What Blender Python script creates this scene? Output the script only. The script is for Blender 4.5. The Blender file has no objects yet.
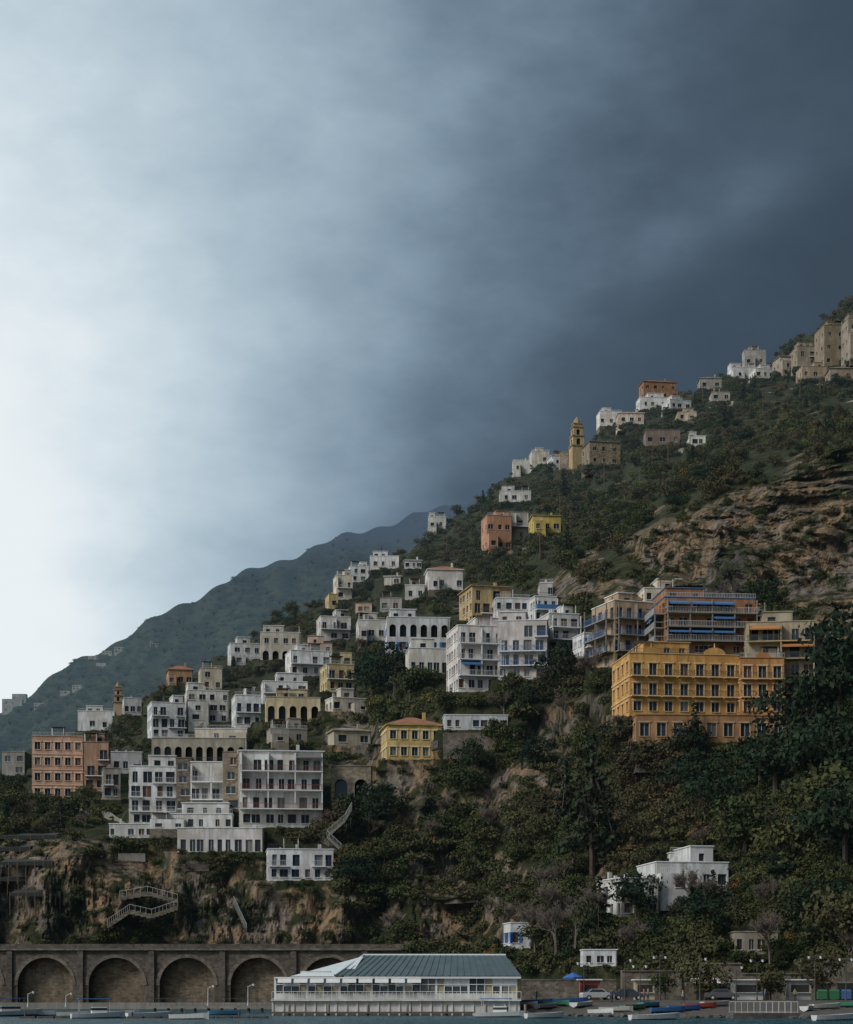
import bpy, math, random, bmesh
import numpy as np
from mathutils import Vector
random.seed(7); rng=np.random.default_rng(7)
F=2000.0; CX=426.5; H0=995.0; CH=2.4
scene=bpy.context.scene; COL=scene.collection
def Wp(px,py,D): return ((px-CX)/F*D, D, CH+(H0-py)/F*D)
# ---------------------------------------------------------------- noise / fields
def _h(i,j,k):
    n=(i*73856093)^(j*19349663)^(k*83492791)
    n=(n^(n>>13))*1274126177
    n=n&0x7fffffff
    return (n%100003)/100003.0
def vnoise(p):
    p=np.asarray(p,float); i=np.floor(p).astype(np.int64); f=p-i; f=f*f*(3-2*f)
    x,y,z=i[...,0],i[...,1],i[...,2]; r=0
    for a in (0,1):
        for b in (0,1):
            for c in (0,1):
                w=(f[...,0] if a else 1-f[...,0])*(f[...,1] if b else 1-f[...,1])*(f[...,2] if c else 1-f[...,2])
                r=r+w*_h(x+a,y+b,z+c)
    return r
def fbm(p,o=4):
    p=np.asarray(p,float); s=0;a=.5;t=0
    for k in range(o):
        s=s+a*vnoise(p+17.3*k); t+=a; a*=.5; p=p*2.03
    return s/t
def ridged(p,o=4):
    p=np.asarray(p,float); s=0;a=.5;t=0
    for k in range(o):
        s=s+a*np.abs(vnoise(p+11.7*k)*2-1); t+=a; a*=.5; p=p*2.1
    return s/t
CP=[(-250,1005,362),(0,1005,354),(200,1005,354),(400,1005,338),(500,1005,322),(620,1005,285),(853,1005,272),(1150,1005,265),
(-250,945,368),(0,945,358),(200,945,356),(400,945,347),(520,945,327),(620,945,297),(853,945,282),(1150,945,275),
(-200,850,400),(0,850,374),(130,850,370),(260,850,368),(400,850,365),(520,850,350),(620,850,332),(720,850,320),(853,850,297),(1150,850,287),
(-200,810,520),(0,800,430),(100,800,412),(250,800,388),(380,800,380),(0,768,600),
(200,740,470),(300,740,430),(410,760,388),(480,740,385),(580,740,372),(700,745,338),(853,745,312),(1150,745,300),
(60,745,600),(100,715,700),(150,700,610),(250,690,560),(350,690,480),(450,690,400),(550,690,385),(620,690,356),(700,660,350),(800,690,332),(853,650,330),
(230,650,750),(300,640,660),(400,650,500),(450,620,455),(560,620,430),(650,610,400),(750,600,395),(853,600,375),
(330,600,760),(450,580,650),(560,560,500),(620,560,450),(700,560,425),(853,540,400),(430,535,850),
(500,520,800),(600,500,700),(670,505,520),(700,470,600),(770,500,480),(853,470,450),(520,470,950),
(590,450,940),(700,430,760),(853,425,600),(780,440,640),(620,415,960),
(700,385,960),(853,360,800),(853,298,920),(1150,120,980),(1150,420,500),(1150,600,330)]
CP=np.array(CP,float); XY=CP[:,:2]/100; L=np.log(CP[:,2])
def tps(r2): return 0.5*r2*np.log(r2+1e-9)
_n=len(CP); A=np.zeros((_n+3,_n+3)); d2=((XY[:,None]-XY[None])**2).sum(-1)
A[:_n,:_n]=tps(d2)+np.eye(_n)*0.03; A[:_n,_n]=1;A[:_n,_n+1:]=XY;A[_n,:_n]=1;A[_n+1:,:_n]=XY.T
SOL=np.linalg.solve(A,np.concatenate([L,np.zeros(3)]))
SILX=[-300,-100,0,50,100,170,230,290,330,390,430,470,520,590,620,700,770,800,853,1150]
SILY=[840,800,768,742,716,690,652,612,600,560,536,506,472,444,416,388,362,338,300,130]
def sil(px): return np.interp(px,SILX,SILY)+3*np.sin(np.asarray(px)*.11)+2*np.sin(np.asarray(px)*.31+1)
ROCK=[(752,548,104,54,1.1),(832,535,66,84,1.1),(850,610,38,60,1.05),(670,550,48,28,.9),(620,590,30,16,.7),(85,892,72,46,1.15),(25,905,50,45,1.05),(165,880,50,36,1.05),
(415,805,32,32,1),(350,735,24,40,1),(300,918,74,30,1.05),(545,745,24,36,.9),(500,790,22,30,.7),(470,925,90,24,.85),(330,925,60,25,.8),(215,912,70,32,1.05),(440,870,38,26,.8),(600,715,30,20,.6),
(380,770,32,28,.85),(560,800,22,28,.6),(500,880,30,28,.7),(40,850,40,15,.6),(570,590,28,17,.8),(450,760,32,15,.8),(400,915,46,20,.8),(600,880,30,20,.5),(520,830,24,20,.5),(460,820,22,24,.5),(590,560,20,10,.5),(470,610,20,10,.5),(250,880,30,20,.7)]
def rockf(px,py,wob=0):
    r=np.zeros(np.broadcast(px,py).shape)
    for (a,b,c,d,s) in ROCK:
        q=((px-a)/c)**2+((py-b)/d)**2
        r=np.maximum(r,s*np.clip(1.5-q*1.1+wob,0,1))
    return r
STAMPS=[]
def fieldD(px,py,stamp=True):
    px=np.asarray(px,float);py=np.asarray(py,float); px,py=np.broadcast_arrays(px,py)
    sh=px.shape; P=np.stack([px.ravel(),py.ravel()],-1)/100
    out=np.empty(len(P))
    for s in range(0,len(P),40000):
        q=P[s:s+40000]; dd=((q[:,None]-XY[None])**2).sum(-1)
        out[s:s+40000]=tps(dd)@SOL[:_n]+SOL[_n]+q@SOL[_n+1:]
    D=np.exp(out).reshape(sh); D=np.clip(D,255,1000)
    X=(px-CX)/F*D; Z=CH+(H0-py)/F*D
    # the big rock wall stands almost vertical below a broken rim
    rim=np.interp(px,[600,640,700,780,853,1000],[562,530,490,464,446,410])+7*np.sin(px*.05)+22*(fbm(np.stack([px/22,py*0,px*0+2],-1),3)-.5)
    foot=np.interp(px,[600,640,720,853,1000],[450,425,402,380,350])
    wall=foot+(600-py)*.22; bl=np.clip((py-rim)/6,0,1)*np.clip((px-605)/40,0,1)*np.clip((640-py)/40,0,1)
    D=D+(np.minimum(D,wall)-D)*bl
    rk=np.clip(rockf(px,py),0,1)
    n1=fbm(np.stack([X/22,D/60,Z/30],-1),3)-.5
    wx=5*fbm(np.stack([X/9,D/40,Z/9+5],-1),2)
    n2=ridged(np.stack([(X+wx)/11,D/60,Z/36],-1),5)-.4
    n3=ridged(np.stack([(X+Z*.3)/3.2+9,D/25,Z/6.5],-1),4)-.4
    D=D+n1*(9+14*rk)-n2*(3+19*rk)-n3*(1+7*rk)
    if stamp and STAMPS:
        D=np.array(D)
        for (x0,x1,yt,yb,Db,push) in STAMPS:       # level each house platform into the slope
            m=F/Db; fx=3*m
            box=(px>x0-fx)&(px<x1+fx)&(py>yt-2)&(py<yb+9*m)
            if not box.any(): continue
            a=px[box];b=py[box];d=D[box]
            wx_=np.clip(1-np.maximum(np.maximum(x0-a,a-x1),0)/fx,0,1); wx_=wx_*wx_*(3-2*wx_)
            below=b>=yb-.5
            wy=np.clip(1-(b-yb-2*m)/(7*m),0,1)
            tgt=Db-.5-(b-yb)/m*.45
            D[box]=np.where(below,d+(tgt-d)*wx_*wy, np.where((a>x0-2)&(a<x1+2),np.maximum(d,Db+push),d))
    return D
# ---------------------------------------------------------------- materials
def newmat(name):
    m=bpy.data.materials.new(name); m.use_nodes=True
    nt=m.node_tree; return m,nt,nt.nodes['Principled BSDF']
def setc(b,c,r=.8,metal=0):
    b.inputs['Base Color'].default_value=(*c,1); b.inputs['Roughness'].default_value=r; b.inputs['Metallic'].default_value=metal
def painted_haze(m):
    """haze painted into the material as emission: grows with distance out of the harbour, turns to cloud colour with altitude"""
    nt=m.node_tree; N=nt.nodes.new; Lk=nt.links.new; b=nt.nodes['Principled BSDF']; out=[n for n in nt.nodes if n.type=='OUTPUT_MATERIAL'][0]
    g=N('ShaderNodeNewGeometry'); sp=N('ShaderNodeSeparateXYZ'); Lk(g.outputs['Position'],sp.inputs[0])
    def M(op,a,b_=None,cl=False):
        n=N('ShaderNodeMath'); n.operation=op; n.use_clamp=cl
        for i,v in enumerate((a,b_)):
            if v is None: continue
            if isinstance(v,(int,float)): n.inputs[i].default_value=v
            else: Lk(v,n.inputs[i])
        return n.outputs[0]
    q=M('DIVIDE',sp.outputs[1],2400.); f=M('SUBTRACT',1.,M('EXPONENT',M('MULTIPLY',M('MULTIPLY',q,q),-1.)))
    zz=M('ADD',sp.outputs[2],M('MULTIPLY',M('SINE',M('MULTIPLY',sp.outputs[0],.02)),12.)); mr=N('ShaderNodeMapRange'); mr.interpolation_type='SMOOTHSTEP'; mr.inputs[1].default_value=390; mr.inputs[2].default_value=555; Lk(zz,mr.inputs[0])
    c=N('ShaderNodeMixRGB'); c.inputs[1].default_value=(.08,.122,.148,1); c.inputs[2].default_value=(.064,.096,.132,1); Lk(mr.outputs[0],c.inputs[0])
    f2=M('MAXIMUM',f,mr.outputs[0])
    e=N('ShaderNodeEmission'); Lk(c.outputs[0],e.inputs[0]); mx=N('ShaderNodeMixShader'); Lk(f2,mx.inputs[0]); Lk(b.outputs[0],mx.inputs[1]); Lk(e.outputs[0],mx.inputs[2]); Lk(mx.outputs[0],out.inputs['Surface'])  # haze is an emissive tint mixed over the surface, no volume
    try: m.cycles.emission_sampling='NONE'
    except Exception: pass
_mc={}
def plain(name,c,r=.6,metal=0):
    k=('p',name)
    if k in _mc: return _mc[k]
    m,nt,b=newmat(name); setc(b,c,r,metal)
    n=nt.nodes.new('ShaderNodeTexNoise'); n.inputs['Scale'].default_value=3
    tc=nt.nodes.new('ShaderNodeTexCoord'); nt.links.new(tc.outputs['Object'],n.inputs['Vector'])
    mx=nt.nodes.new('ShaderNodeMixRGB'); mx.inputs[1].default_value=(*[x*.8 for x in c],1); mx.inputs[2].default_value=(*[min(1,x*1.12) for x in c],1)
    nt.links.new(n.outputs['Fac'],mx.inputs[0]); nt.links.new(mx.outputs[0],b.inputs['Base Color'])
    _mc[k]=m; return m
def wallmat(c,dirt=.5,kind='plaster',far=False):
    k=(tuple(round(x,3) for x in c),dirt,kind,far)
    if k in _mc: return _mc[k]
    m,nt,b=newmat(kind); setc(b,c,.9)
    N=nt.nodes.new; Lk=nt.links.new
    tc=N('ShaderNodeTexCoord'); mp=N('ShaderNodeMapping'); mp.inputs['Scale'].default_value=(1.1,1.1,.18)
    oi=N('ShaderNodeObjectInfo'); ad=N('ShaderNodeVectorMath'); ad.operation='ADD'
    sc=N('ShaderNodeMath'); sc.operation='MULTIPLY'; sc.inputs[1].default_value=90
    Lk(oi.outputs['Random'],sc.inputs[0]); Lk(tc.outputs['Object'],ad.inputs[0]); Lk(sc.outputs[0],ad.inputs[1])
    Lk(ad.outputs[0],mp.inputs['Vector'])
    n1=N('ShaderNodeTexNoise'); n1.inputs['Scale'].default_value=1; n1.inputs['Detail'].default_value=5; n1.inputs['Roughness'].default_value=.6; Lk(mp.outputs[0],n1.inputs['Vector'])
    n2=N('ShaderNodeTexNoise'); n2.inputs['Scale'].default_value=.3; n2.inputs['Detail'].default_value=5; Lk(ad.outputs[0],n2.inputs['Vector'])
    r=N('ShaderNodeValToRGB'); r.color_ramp.elements[0].position=.42; r.color_ramp.elements[1].position=.7
    Lk(n1.outputs['Fac'],r.inputs[0])
    r2=N('ShaderNodeValToRGB'); r2.color_ramp.elements[0].position=.42; r2.color_ramp.elements[1].position=.6; Lk(n2.outputs['Fac'],r2.inputs[0])
    m1=N('ShaderNodeMixRGB'); m1.inputs[1].default_value=(*c,1)
    m1.inputs[2].default_value=(c[0]*.36+.02,c[1]*.34+.018,c[2]*.3+.015,1)
    f=N('ShaderNodeMath'); f.operation='MULTIPLY'; f.inputs[1].default_value=dirt; Lk(r.outputs[0],f.inputs[0]); Lk(f.outputs[0],m1.inputs[0])
    m2=N('ShaderNodeMixRGB'); m2.inputs[2].default_value=(c[0]*.64,c[1]*.61,c[2]*.57,1); Lk(m1.outputs[0],m2.inputs[1])
    f2=N('ShaderNodeMath'); f2.operation='MULTIPLY'; f2.inputs[1].default_value=dirt; Lk(r2.outputs[0],f2.inputs[0]); Lk(f2.outputs[0],m2.inputs[0])
    last=m2.outputs[0]
    if kind=='masonry':
        v=N('ShaderNodeTexVoronoi'); v.inputs['Scale'].default_value=1.6
        mp2=N('ShaderNodeMapping'); mp2.inputs['Scale'].default_value=(1,1,1.8); Lk(ad.outputs[0],mp2.inputs['Vector']); Lk(mp2.outputs[0],v.inputs['Vector'])
        m3=N('ShaderNodeMixRGB'); m3.blend_type='MULTIPLY'; m3.inputs[0].default_value=.75; Lk(last,m3.inputs[1])
        hs=N('ShaderNodeSeparateColor'); Lk(v.outputs['Color'],hs.inputs[0])
        cr=N('ShaderNodeValToRGB'); cr.color_ramp.elements[0].color=(.35,.34,.33,1); cr.color_ramp.elements[1].color=(1.2,1.15,1.1,1); Lk(hs.outputs[0],cr.inputs[0])
        Lk(cr.outputs[0],m3.inputs[2]); last=m3.outputs[0]
    Lk(last,b.inputs['Base Color'])
    bp=N('ShaderNodeBump'); bp.inputs['Strength'].default_value=.4; bp.inputs['Distance'].default_value=.08
    Lk(n1.outputs['Fac'],bp.inputs['Height']); Lk(bp.outputs[0],b.inputs['Normal'])
    if far: painted_haze(m)
    _mc[k]=m; return m
GLASS=plain('window_glass',(.03,.04,.05),.12); CURT=plain('curtained_window',(.16,.16,.15),.3); DARK=plain('dark_opening',(.022,.021,.02),.8)
STONE=wallmat((.18,.163,.138),.7,'masonry'); STONED=wallmat((.1,.092,.082),.7,'masonry'); CONC=wallmat((.25,.24,.22),.6)
WF=plain('white_paint',(.72,.73,.73),.5); IRON=plain('iron_rail',(.06,.06,.065),.5); RAILW=plain('pale_rail',(.5,.51,.52),.5)
BLUE=plain('blue_paint',(.04,.15,.42),.5); GREEN=plain('green_paint',(.03,.1,.06),.6); BROWN=plain('brown_shutter',(.1,.055,.035),.6)
TILE=wallmat((.3,.13,.07),.6,'terracotta'); REDR=plain('red_rail',(.25,.08,.07),.6); AWB=plain('blue_awning',(.05,.16,.36),.8); AWO=plain('orange_awning',(.42,.18,.06),.8)
ROOFG=wallmat((.28,.28,.27),.7,'roof_screed'); WOOD=plain('timber',(.12,.085,.06),.8)
# ---------------------------------------------------------------- builders
class Parts:
    def __init__(s): s.d={}
    def q(s,part,mat,pts):
        v,f,_=s.d.setdefault((part,mat.name),([],[],mat)); i=len(v); v.extend(pts); f.append(tuple(range(i,i+len(pts))))
    def build(s,name,loc=(0,0,0),rot=0):
        e=bpy.data.objects.new(name,None); e.empty_display_size=1; e.location=loc; e.rotation_euler=(0,0,rot); COL.objects.link(e)
        byp={}
        for (p,mn),(v,f,m) in s.d.items(): byp.setdefault(p,[]).append((v,f,m))
        for p,l in byp.items():
            V=[];Fc=[];MI=[];me=bpy.data.meshes.new(p)
            for k,(v,f,m) in enumerate(l):
                o=len(V); V+=v; Fc+=[tuple(i+o for i in ff) for ff in f]; MI+=[k]*len(f); me.materials.append(m)
            me.from_pydata(V,[],Fc); me.polygons.foreach_set('material_index',MI); me.update()
            ob=bpy.data.objects.new(p,me); COL.objects.link(ob); ob.parent=e
        return e
    def box(s,part,mat,x0,x1,y0,y1,z0,z1):
        s.ob(part,mat,(0,0),(1,0),(0,1),x0,x1,y0,y1,z0,z1)
    def ob(s,part,mat,o,u,n,a0,a1,d0,d1,z0,z1):
        def P(a,d,z): return (o[0]+u[0]*a+n[0]*d,o[1]+u[1]*a+n[1]*d,z)
        c=[P(a0,d0,z0),P(a1,d0,z0),P(a1,d1,z0),P(a0,d1,z0),P(a0,d0,z1),P(a1,d0,z1),P(a1,d1,z1),P(a0,d1,z1)]
        for f in ((0,3,2,1),(4,5,6,7),(0,1,5,4),(1,2,6,5),(2,3,7,6),(3,0,4,7)): s.q(part,mat,[c[i] for i in f])
    def cyl(s,part,mat,x,y,z0,z1,r0,r1=None,n=8,cap=True):
        r1=r0 if r1 is None else r1
        a=[(x+r0*math.cos(t*2*math.pi/n),y+r0*math.sin(t*2*math.pi/n),z0) for t in range(n)]
        b=[(x+r1*math.cos(t*2*math.pi/n),y+r1*math.sin(t*2*math.pi/n),z1) for t in range(n)]
        for t in range(n): s.q(part,mat,[a[t],a[(t+1)%n],b[(t+1)%n],b[t]])
        if cap: s.q(part,mat,b)
    def tube(s,part,mat,p,q,r0,r1,n=5):
        p=Vector(p);q=Vector(q); d=(q-p).normalized(); a=d.orthogonal().normalized(); b=d.cross(a)
        A=[tuple(p+(a*math.cos(t*6.2832/n)+b*math.sin(t*6.2832/n))*r0) for t in range(n)]
        B=[tuple(q+(a*math.cos(t*6.2832/n)+b*math.sin(t*6.2832/n))*r1) for t in range(n)]
        for t in range(n): s.q(part,mat,[A[t],A[(t+1)%n],B[(t+1)%n],B[t]])
def rail(P,o,u,n,a0,a1,d,z,mat,kind='bars',h=1.0,step=.3):
    if kind=='solid': P.ob('railings',mat,o,u,n,a0,a1,d-.1,d,z,z+h); return
    P.ob('railings',mat,o,u,n,a0,a1,d-.05,d,z+h-.06,z+h)
    P.ob('railings',mat,o,u,n,a0,a1,d-.04,d-.01,z+.08,z+.12)
    k=max(2,int((a1-a0)/step))
    for i in range(k+1):
        a=a0+(a1-a0-.04)*i/k; P.ob('railings',mat,o,u,n,a,a+.04,d-.045,d-.005,z,z+h-.06)
def balcony(P,o,u,n,a0,a1,z,dep,mat,kind,slab):
    P.ob('balconies',slab,o,u,n,a0,a1,0,dep,z-.18,z)
    rail(P,o,u,n,a0,a1,dep,z,mat,kind)
    if kind=='solid':
        P.ob('railings',mat,o,u,n,a0,a0+.1,0.01,dep-.1,z,z+1); P.ob('railings',mat,o,u,n,a1-.1,a1,0.01,dep-.1,z,z+1)
    else:
        for a in(a0,a1-.05): P.ob('railings',mat,o,u,n,a,a+.05,0.01,dep-.06,z+.94,z+1)
def archbay(P,part,mat,o,u,n,x0,x1,z0,zs,r,zt,dep,back=None,ring=None,seg=12):
    cx=(x0+x1)/2
    def Q(a,d,z): return (o[0]+u[0]*a+n[0]*d,o[1]+u[1]*a+n[1]*d,z)
    for (a,b) in ((x0,cx-r),(cx+r,x1)):
        if b-a>1e-3: P.q(part,mat,[Q(a,0,z0),Q(b,0,z0),Q(b,0,zt),Q(a,0,zt)])
    pts=[(cx-r,z0)]+[(cx-r*math.cos(math.pi*k/seg),zs+r*math.sin(math.pi*k/seg)) for k in range(seg+1)]+[(cx+r,z0)]
    for k in range(1,seg+1):
        a,b=pts[k],pts[k+1]; P.q(part,mat,[Q(a[0],0,a[1]),Q(b[0],0,b[1]),Q(b[0],0,zt),Q(a[0],0,zt)])
    for a,b in zip(pts[:-1],pts[1:]): P.q(part,mat,[Q(a[0],0,a[1]),Q(b[0],0,b[1]),Q(b[0],-dep,b[1]),Q(a[0],-dep,a[1])])
    if back: P.q('recess',back,[Q(cx-r,-dep,z0),Q(cx+r,-dep,z0),Q(cx+r,-dep,zs+r),Q(cx-r,-dep,zs+r)])
    if ring:
        R=r*1.12
        for k in range(seg):
            t0=math.pi*k/seg;t1=math.pi*(k+1)/seg
            P.q('arch_ring',ring,[Q(cx-r*math.cos(t0),.12,zs+r*math.sin(t0)),Q(cx-r*math.cos(t1),.12,zs+r*math.sin(t1)),Q(cx-R*math.cos(t1),.12,zs+R*math.sin(t1)),Q(cx-R*math.cos(t0),.12,zs+R*math.sin(t0))])
            P.q('arch_ring',ring,[Q(cx-R*math.cos(t0),.12,zs+R*math.sin(t0)),Q(cx-R*math.cos(t1),.12,zs+R*math.sin(t1)),Q(cx-R*math.cos(t1),0,zs+R*math.sin(t1)),Q(cx-R*math.cos(t0),0,zs+R*math.sin(t0))])
def facade(P,wall,o,u,n,w,h,fl,nc,winw,winh,shut,trim,balc,rm,arch=False,rnd=None,z0=0,bands=None):
    def Q(a,d,z): return (o[0]+u[0]*a+n[0]*d,o[1]+u[1]*a+n[1]*d,z)
    fh=(h-.5-z0)/fl; ww=min(winw,w/nc*.55)
    P.q('walls',wall,[Q(0,0,h-.5),Q(w,0,h-.5),Q(w,0,h),Q(0,0,h)])
    for f in range(fl):
        zb=z0+f*fh
        if bands and f>0: P.ob('string_courses',bands,o,u,n,-.05,w+.05,0.002,.12,zb-.12,zb+.1)
        if arch and f==arch-1:
            bw=w/nc; r=min(bw*.32,fh*.32)
            for c in range(nc): archbay(P,'walls',wall,o,u,n,c*bw,(c+1)*bw,zb,zb+fh*.72-r,r,zb+fh,1.2,DARK if random.random()<.6 else GLASS,None,8)
            continue
        isdoor= balc and (f>0 or balc.get('ground'))
        zs=zb+(.12 if isdoor else fh*.28); zh=min(zb+fh*.82,zs+(2.2 if isdoor else winh))
        P.q('walls',wall,[Q(0,0,zb),Q(w,0,zb),Q(w,0,zs),Q(0,0,zs)]); P.q('walls',wall,[Q(0,0,zh),Q(w,0,zh),Q(w,0,zb+fh),Q(0,0,zb+fh)])
        x=0
        for c in range(nc):
            cc=(c+.5)*w/nc+(rnd.uniform(-.15,.15)*w/nc if rnd else 0); hw=ww/2*(rnd.uniform(.75,1.4) if rnd else 1)
            if rnd and rnd.random()<.1: continue
            a,b=cc-hw,cc+hw
            if a<x+.05 or b>w-.05: continue
            P.q('walls',wall,[Q(x,0,zs),Q(a,0,zs),Q(a,0,zh),Q(x,0,zh)]); x=b
            g=GLASS if random.random()<.75 else (CURT if random.random()<.5 else BROWN)
            dd=-.28
            P.q('windows',g,[Q(a,dd,zs),Q(b,dd,zs),Q(b,dd,zh),Q(a,dd,zh)])
            for (p,q2) in (((a,zs),(b,zs)),((b,zs),(b,zh)),((b,zh),(a,zh)),((a,zh),(a,zs))):
                P.q('walls',wall,[Q(p[0],0,p[1]),Q(q2[0],0,q2[1]),Q(q2[0],dd,q2[1]),Q(p[0],dd,p[1])])
            fm=rm if rm in (BLUE,) else (BROWN if rnd and (f*7+c)%4==0 else WF)
            P.ob('window_frames',fm,o,u,n,cc-.025,cc+.025,dd+.01,dd+.06,zs+.02,zh-.02)
            P.ob('window_frames',fm,o,u,n,a+.01,b-.01,dd+.015,dd+.055,zh-.07,zh-.01)
            if not isdoor: P.ob('sills',trim or WF,o,u,n,a-.1,b+.1,0.003,.14,zs-.1,zs-.003)
            if trim:
                P.ob('trim',trim,o,u,n,a-.2,a-.003,0.003,.07,zs,zh); P.ob('trim',trim,o,u,n,b+.003,b+.2,0.003,.07,zs,zh)
                P.ob('trim',trim,o,u,n,a-.3,b+.3,0.003,.16,zh+.003,zh+.25)
            if shut and (not rnd or rnd.random()<.75):
                P.ob('shutters',shut,o,u,n,a-hw-.02,a-.03,0.005,.06,zs,zh); P.ob('shutters',shut,o,u,n,b+.03,b+hw+.02,0.005,.06,zs,zh)
            if balc and f>0 and balc.get('t')=='each' and (not rnd or rnd.random()<.7):
                balcony(P,o,u,n,a-.5,b+.5,zb+.1,1.0,balc['m'],balc.get('k','bars'),trim or WF)
        P.q('walls',wall,[Q(x,0,zs),Q(w,0,zs),Q(w,0,zh),Q(x,0,zh)])
        if balc and balc.get('t')=='full' and f>0:
            bd=balc.get('d',1.6)
            balcony(P,o,u,n,.05,w-.05,zb+.08,bd,balc['m'],balc.get('k','bars'),balc.get('s',WF))
            nP=max(1,int(w/4))
            for i in range(nP+1):
                a=.1+(w-.4)*i/nP; P.ob('posts',balc.get('s',WF),o,u,n,a,a+.2,bd-.32,bd-.12,zb+.083,zb+fh-.11)
            if rnd:
                for i in range(nP):
                    if rnd.random()<.3: P.ob('partitions',balc.get('s',WF),o,u,n,.35+(w-.4)*i/nP,.45+(w-.4)*i/nP,.02,bd-.35,zb+.085,zb+fh-.12)
            if balc.get('aw'):
                for i in range(nP):
                    if random.random()<.35:
                        a=.4+(w-.4)*i/nP; b=a+(w-.4)/nP-.4; zt=zb+fh-.15; d1=bd
                        P.q('awnings',balc['aw'],[Q(a,.2,zt),Q(b,.2,zt),Q(b,d1+.35,zt-.75),Q(a,d1+.35,zt-.75)])
                        P.q('awnings',balc['aw'],[Q(a,d1+.35,zt-.75),Q(b,d1+.35,zt-.75),Q(b,d1+.36,zt-1.0),Q(a,d1+.36,zt-1.0)])
    if random.random()<.5: P.ob('drainpipes',plain('drainpipe',(.3,.28,.26),.6),o,u,n,w*.97-.05,w*.97+.05,.01,.11,z0,h-.1)
RECTS=[];BASES=[]
TINT=[(1,1,1),(1,.975,.92),(1,.95,.88),(1,.94,.91),(.95,.98,1),(1,1,1)]
def building(name,x0,x1,yt,yb,col,fl,nc,yaw=0.0,dep=9,roof='flat',shut=None,balc=None,trim=None,found=3,D=None,dd=0,winw=1.35,winh=1.7,arch=False,
             dirt=.85,rail_m=None,far=False,fmat=None,kind='plaster',clutter=True,cornice=None,irregular=True,annex=None,ped=None,bands=None):
    if D is None:
        pxs=np.linspace(x0,x1,7)[None,:]; pys=np.linspace(yt*.4+yb*.6,yb,4)[:,None]
        v=farD(pxs+0*pys,pys+0*pxs) if far else fieldD(pxs+0*pys,pys+0*pxs,False); D=float(np.percentile(v,35))+dd
    if balc is None and irregular and not far and not arch and fl>1 and random.random()<.45:
        balc=random.choice([dict(t='each',m=IRON),dict(t='full',m=RAILW),dict(t='each',m=RAILW),dict(t='full',m=IRON,d=1.3)])
    jit=random.uniform(.78,1.02); tn=random.choice(TINT); wall=wallmat(tuple(x*jit*t for x,t in zip(col,tn)),dirt,kind) if irregular and not far else wallmat(col,dirt,kind,far); s=D/F
    c,sn=math.cos(yaw),math.sin(yaw); vis=(x1-x0)*s
    w=max(3.,(vis-dep*abs(sn))/c)
    if vis<dep*abs(sn)+3: dep=max(3,(vis-3)/max(abs(sn),.01)) if abs(sn)>.05 else dep; w=max(3,(vis-dep*abs(sn))/c)
    h=(yb-yt)*s
    cs=[(-w/2*c,-w/2*sn),(w/2*c,w/2*sn),(-w/2*c-dep*sn,-w/2*sn+dep*c),(w/2*c-dep*sn,w/2*sn+dep*c)]
    mx=(min(a for a,b in cs)+max(a for a,b in cs))/2; my=min(b for a,b in cs)
    loc=(((x0+x1)/2-CX)*s-mx, D-my, CH+(H0-yb)*s)
    P=Parts(); rd=random.Random(int(x0*131+yt)) if irregular else None
    F4=[((-w/2,0),(1,0),(0,-1),w,nc),((-w/2,dep),(0,-1),(-1,0),dep,max(1,round(nc*dep/w*.8))),((w/2,0),(0,1),(1,0),dep,max(1,round(nc*dep/w*.8)))]
    for i,(o,u,n,ww,k) in enumerate(F4):
        facade(P,wall,o,u,n,ww,h,fl,k,winw,winh,shut,trim,balc if i==0 or (balc and balc.get('all')) else None,rail_m,arch if i==0 else False,rnd=rd,bands=bands)
    P.q('walls',wall,[(-w/2,dep,0),(w/2,dep,0),(w/2,dep,h),(-w/2,dep,h)])
    fm=fmat or (STONE if random.random()<.5 else wall)
    P.box('foundation',fm,-w/2-.12,w/2+.12,-.12,dep,-found,-.003)
    tm=cornice or (WF if col[0]>.5 and col[2]>.5 else wallmat(tuple(x*.9 for x in col),dirt))
    fh=h/fl
    if annex is None: annex=irregular and clutter and w>7 and random.random()<.55
    if annex and not balc and not arch:
        sd=random.choice((-1,1)); aw=w*random.uniform(.3,.5); a0=-w/2 if sd<0 else w/2-aw; dp=random.uniform(2,3); ah=fh*max(1,fl-1)*.92 if fl>1 else fh*.6
        facade(P,wall,(a0,-dp),(1,0),(0,-1),aw,ah,max(1,fl-1),max(1,int(aw/3)),winw,winh,shut,trim,None,rail_m,rnd=rd)
        for xx in (a0,a0+aw): P.q('walls',wall,[(xx,-dp,0),(xx,-.003,0),(xx,-.003,ah),(xx,-dp,ah)])
        P.q('roof',ROOFG,[(a0,-dp,ah-.02),(a0+aw,-dp,ah-.02),(a0+aw,-.003,ah-.02),(a0,-.003,ah-.02)])
        P.box('foundation',fm,a0-.05,a0+aw+.05,-dp-.05,-.13,-found,-.003); rail(P,(a0,-dp),(1,0),(0,-1),0,aw,0,ah,random.choice([RAILW,IRON,WF]),'bars',.9)
    for (cx_,r_) in (ped or []):
        cx_=-w/2+w*cx_; A=[(cx_+r_*math.cos(math.pi*k/10),-.05,h+.15+r_*.6*math.sin(math.pi*k/10)) for k in range(11)]; A2=[(a,.35,z) for a,_,z in A]
        P.q('pediments',wall,A); P.q('pediments',wall,A2)
        for k in range(10): P.q('pediments',tm,[A[k],A[k+1],A2[k+1],A2[k]])
        P.cyl('pediments',tm,cx_,.15,h+.15+r_*.6,h+.9+r_*.6,.12,.05)
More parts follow.
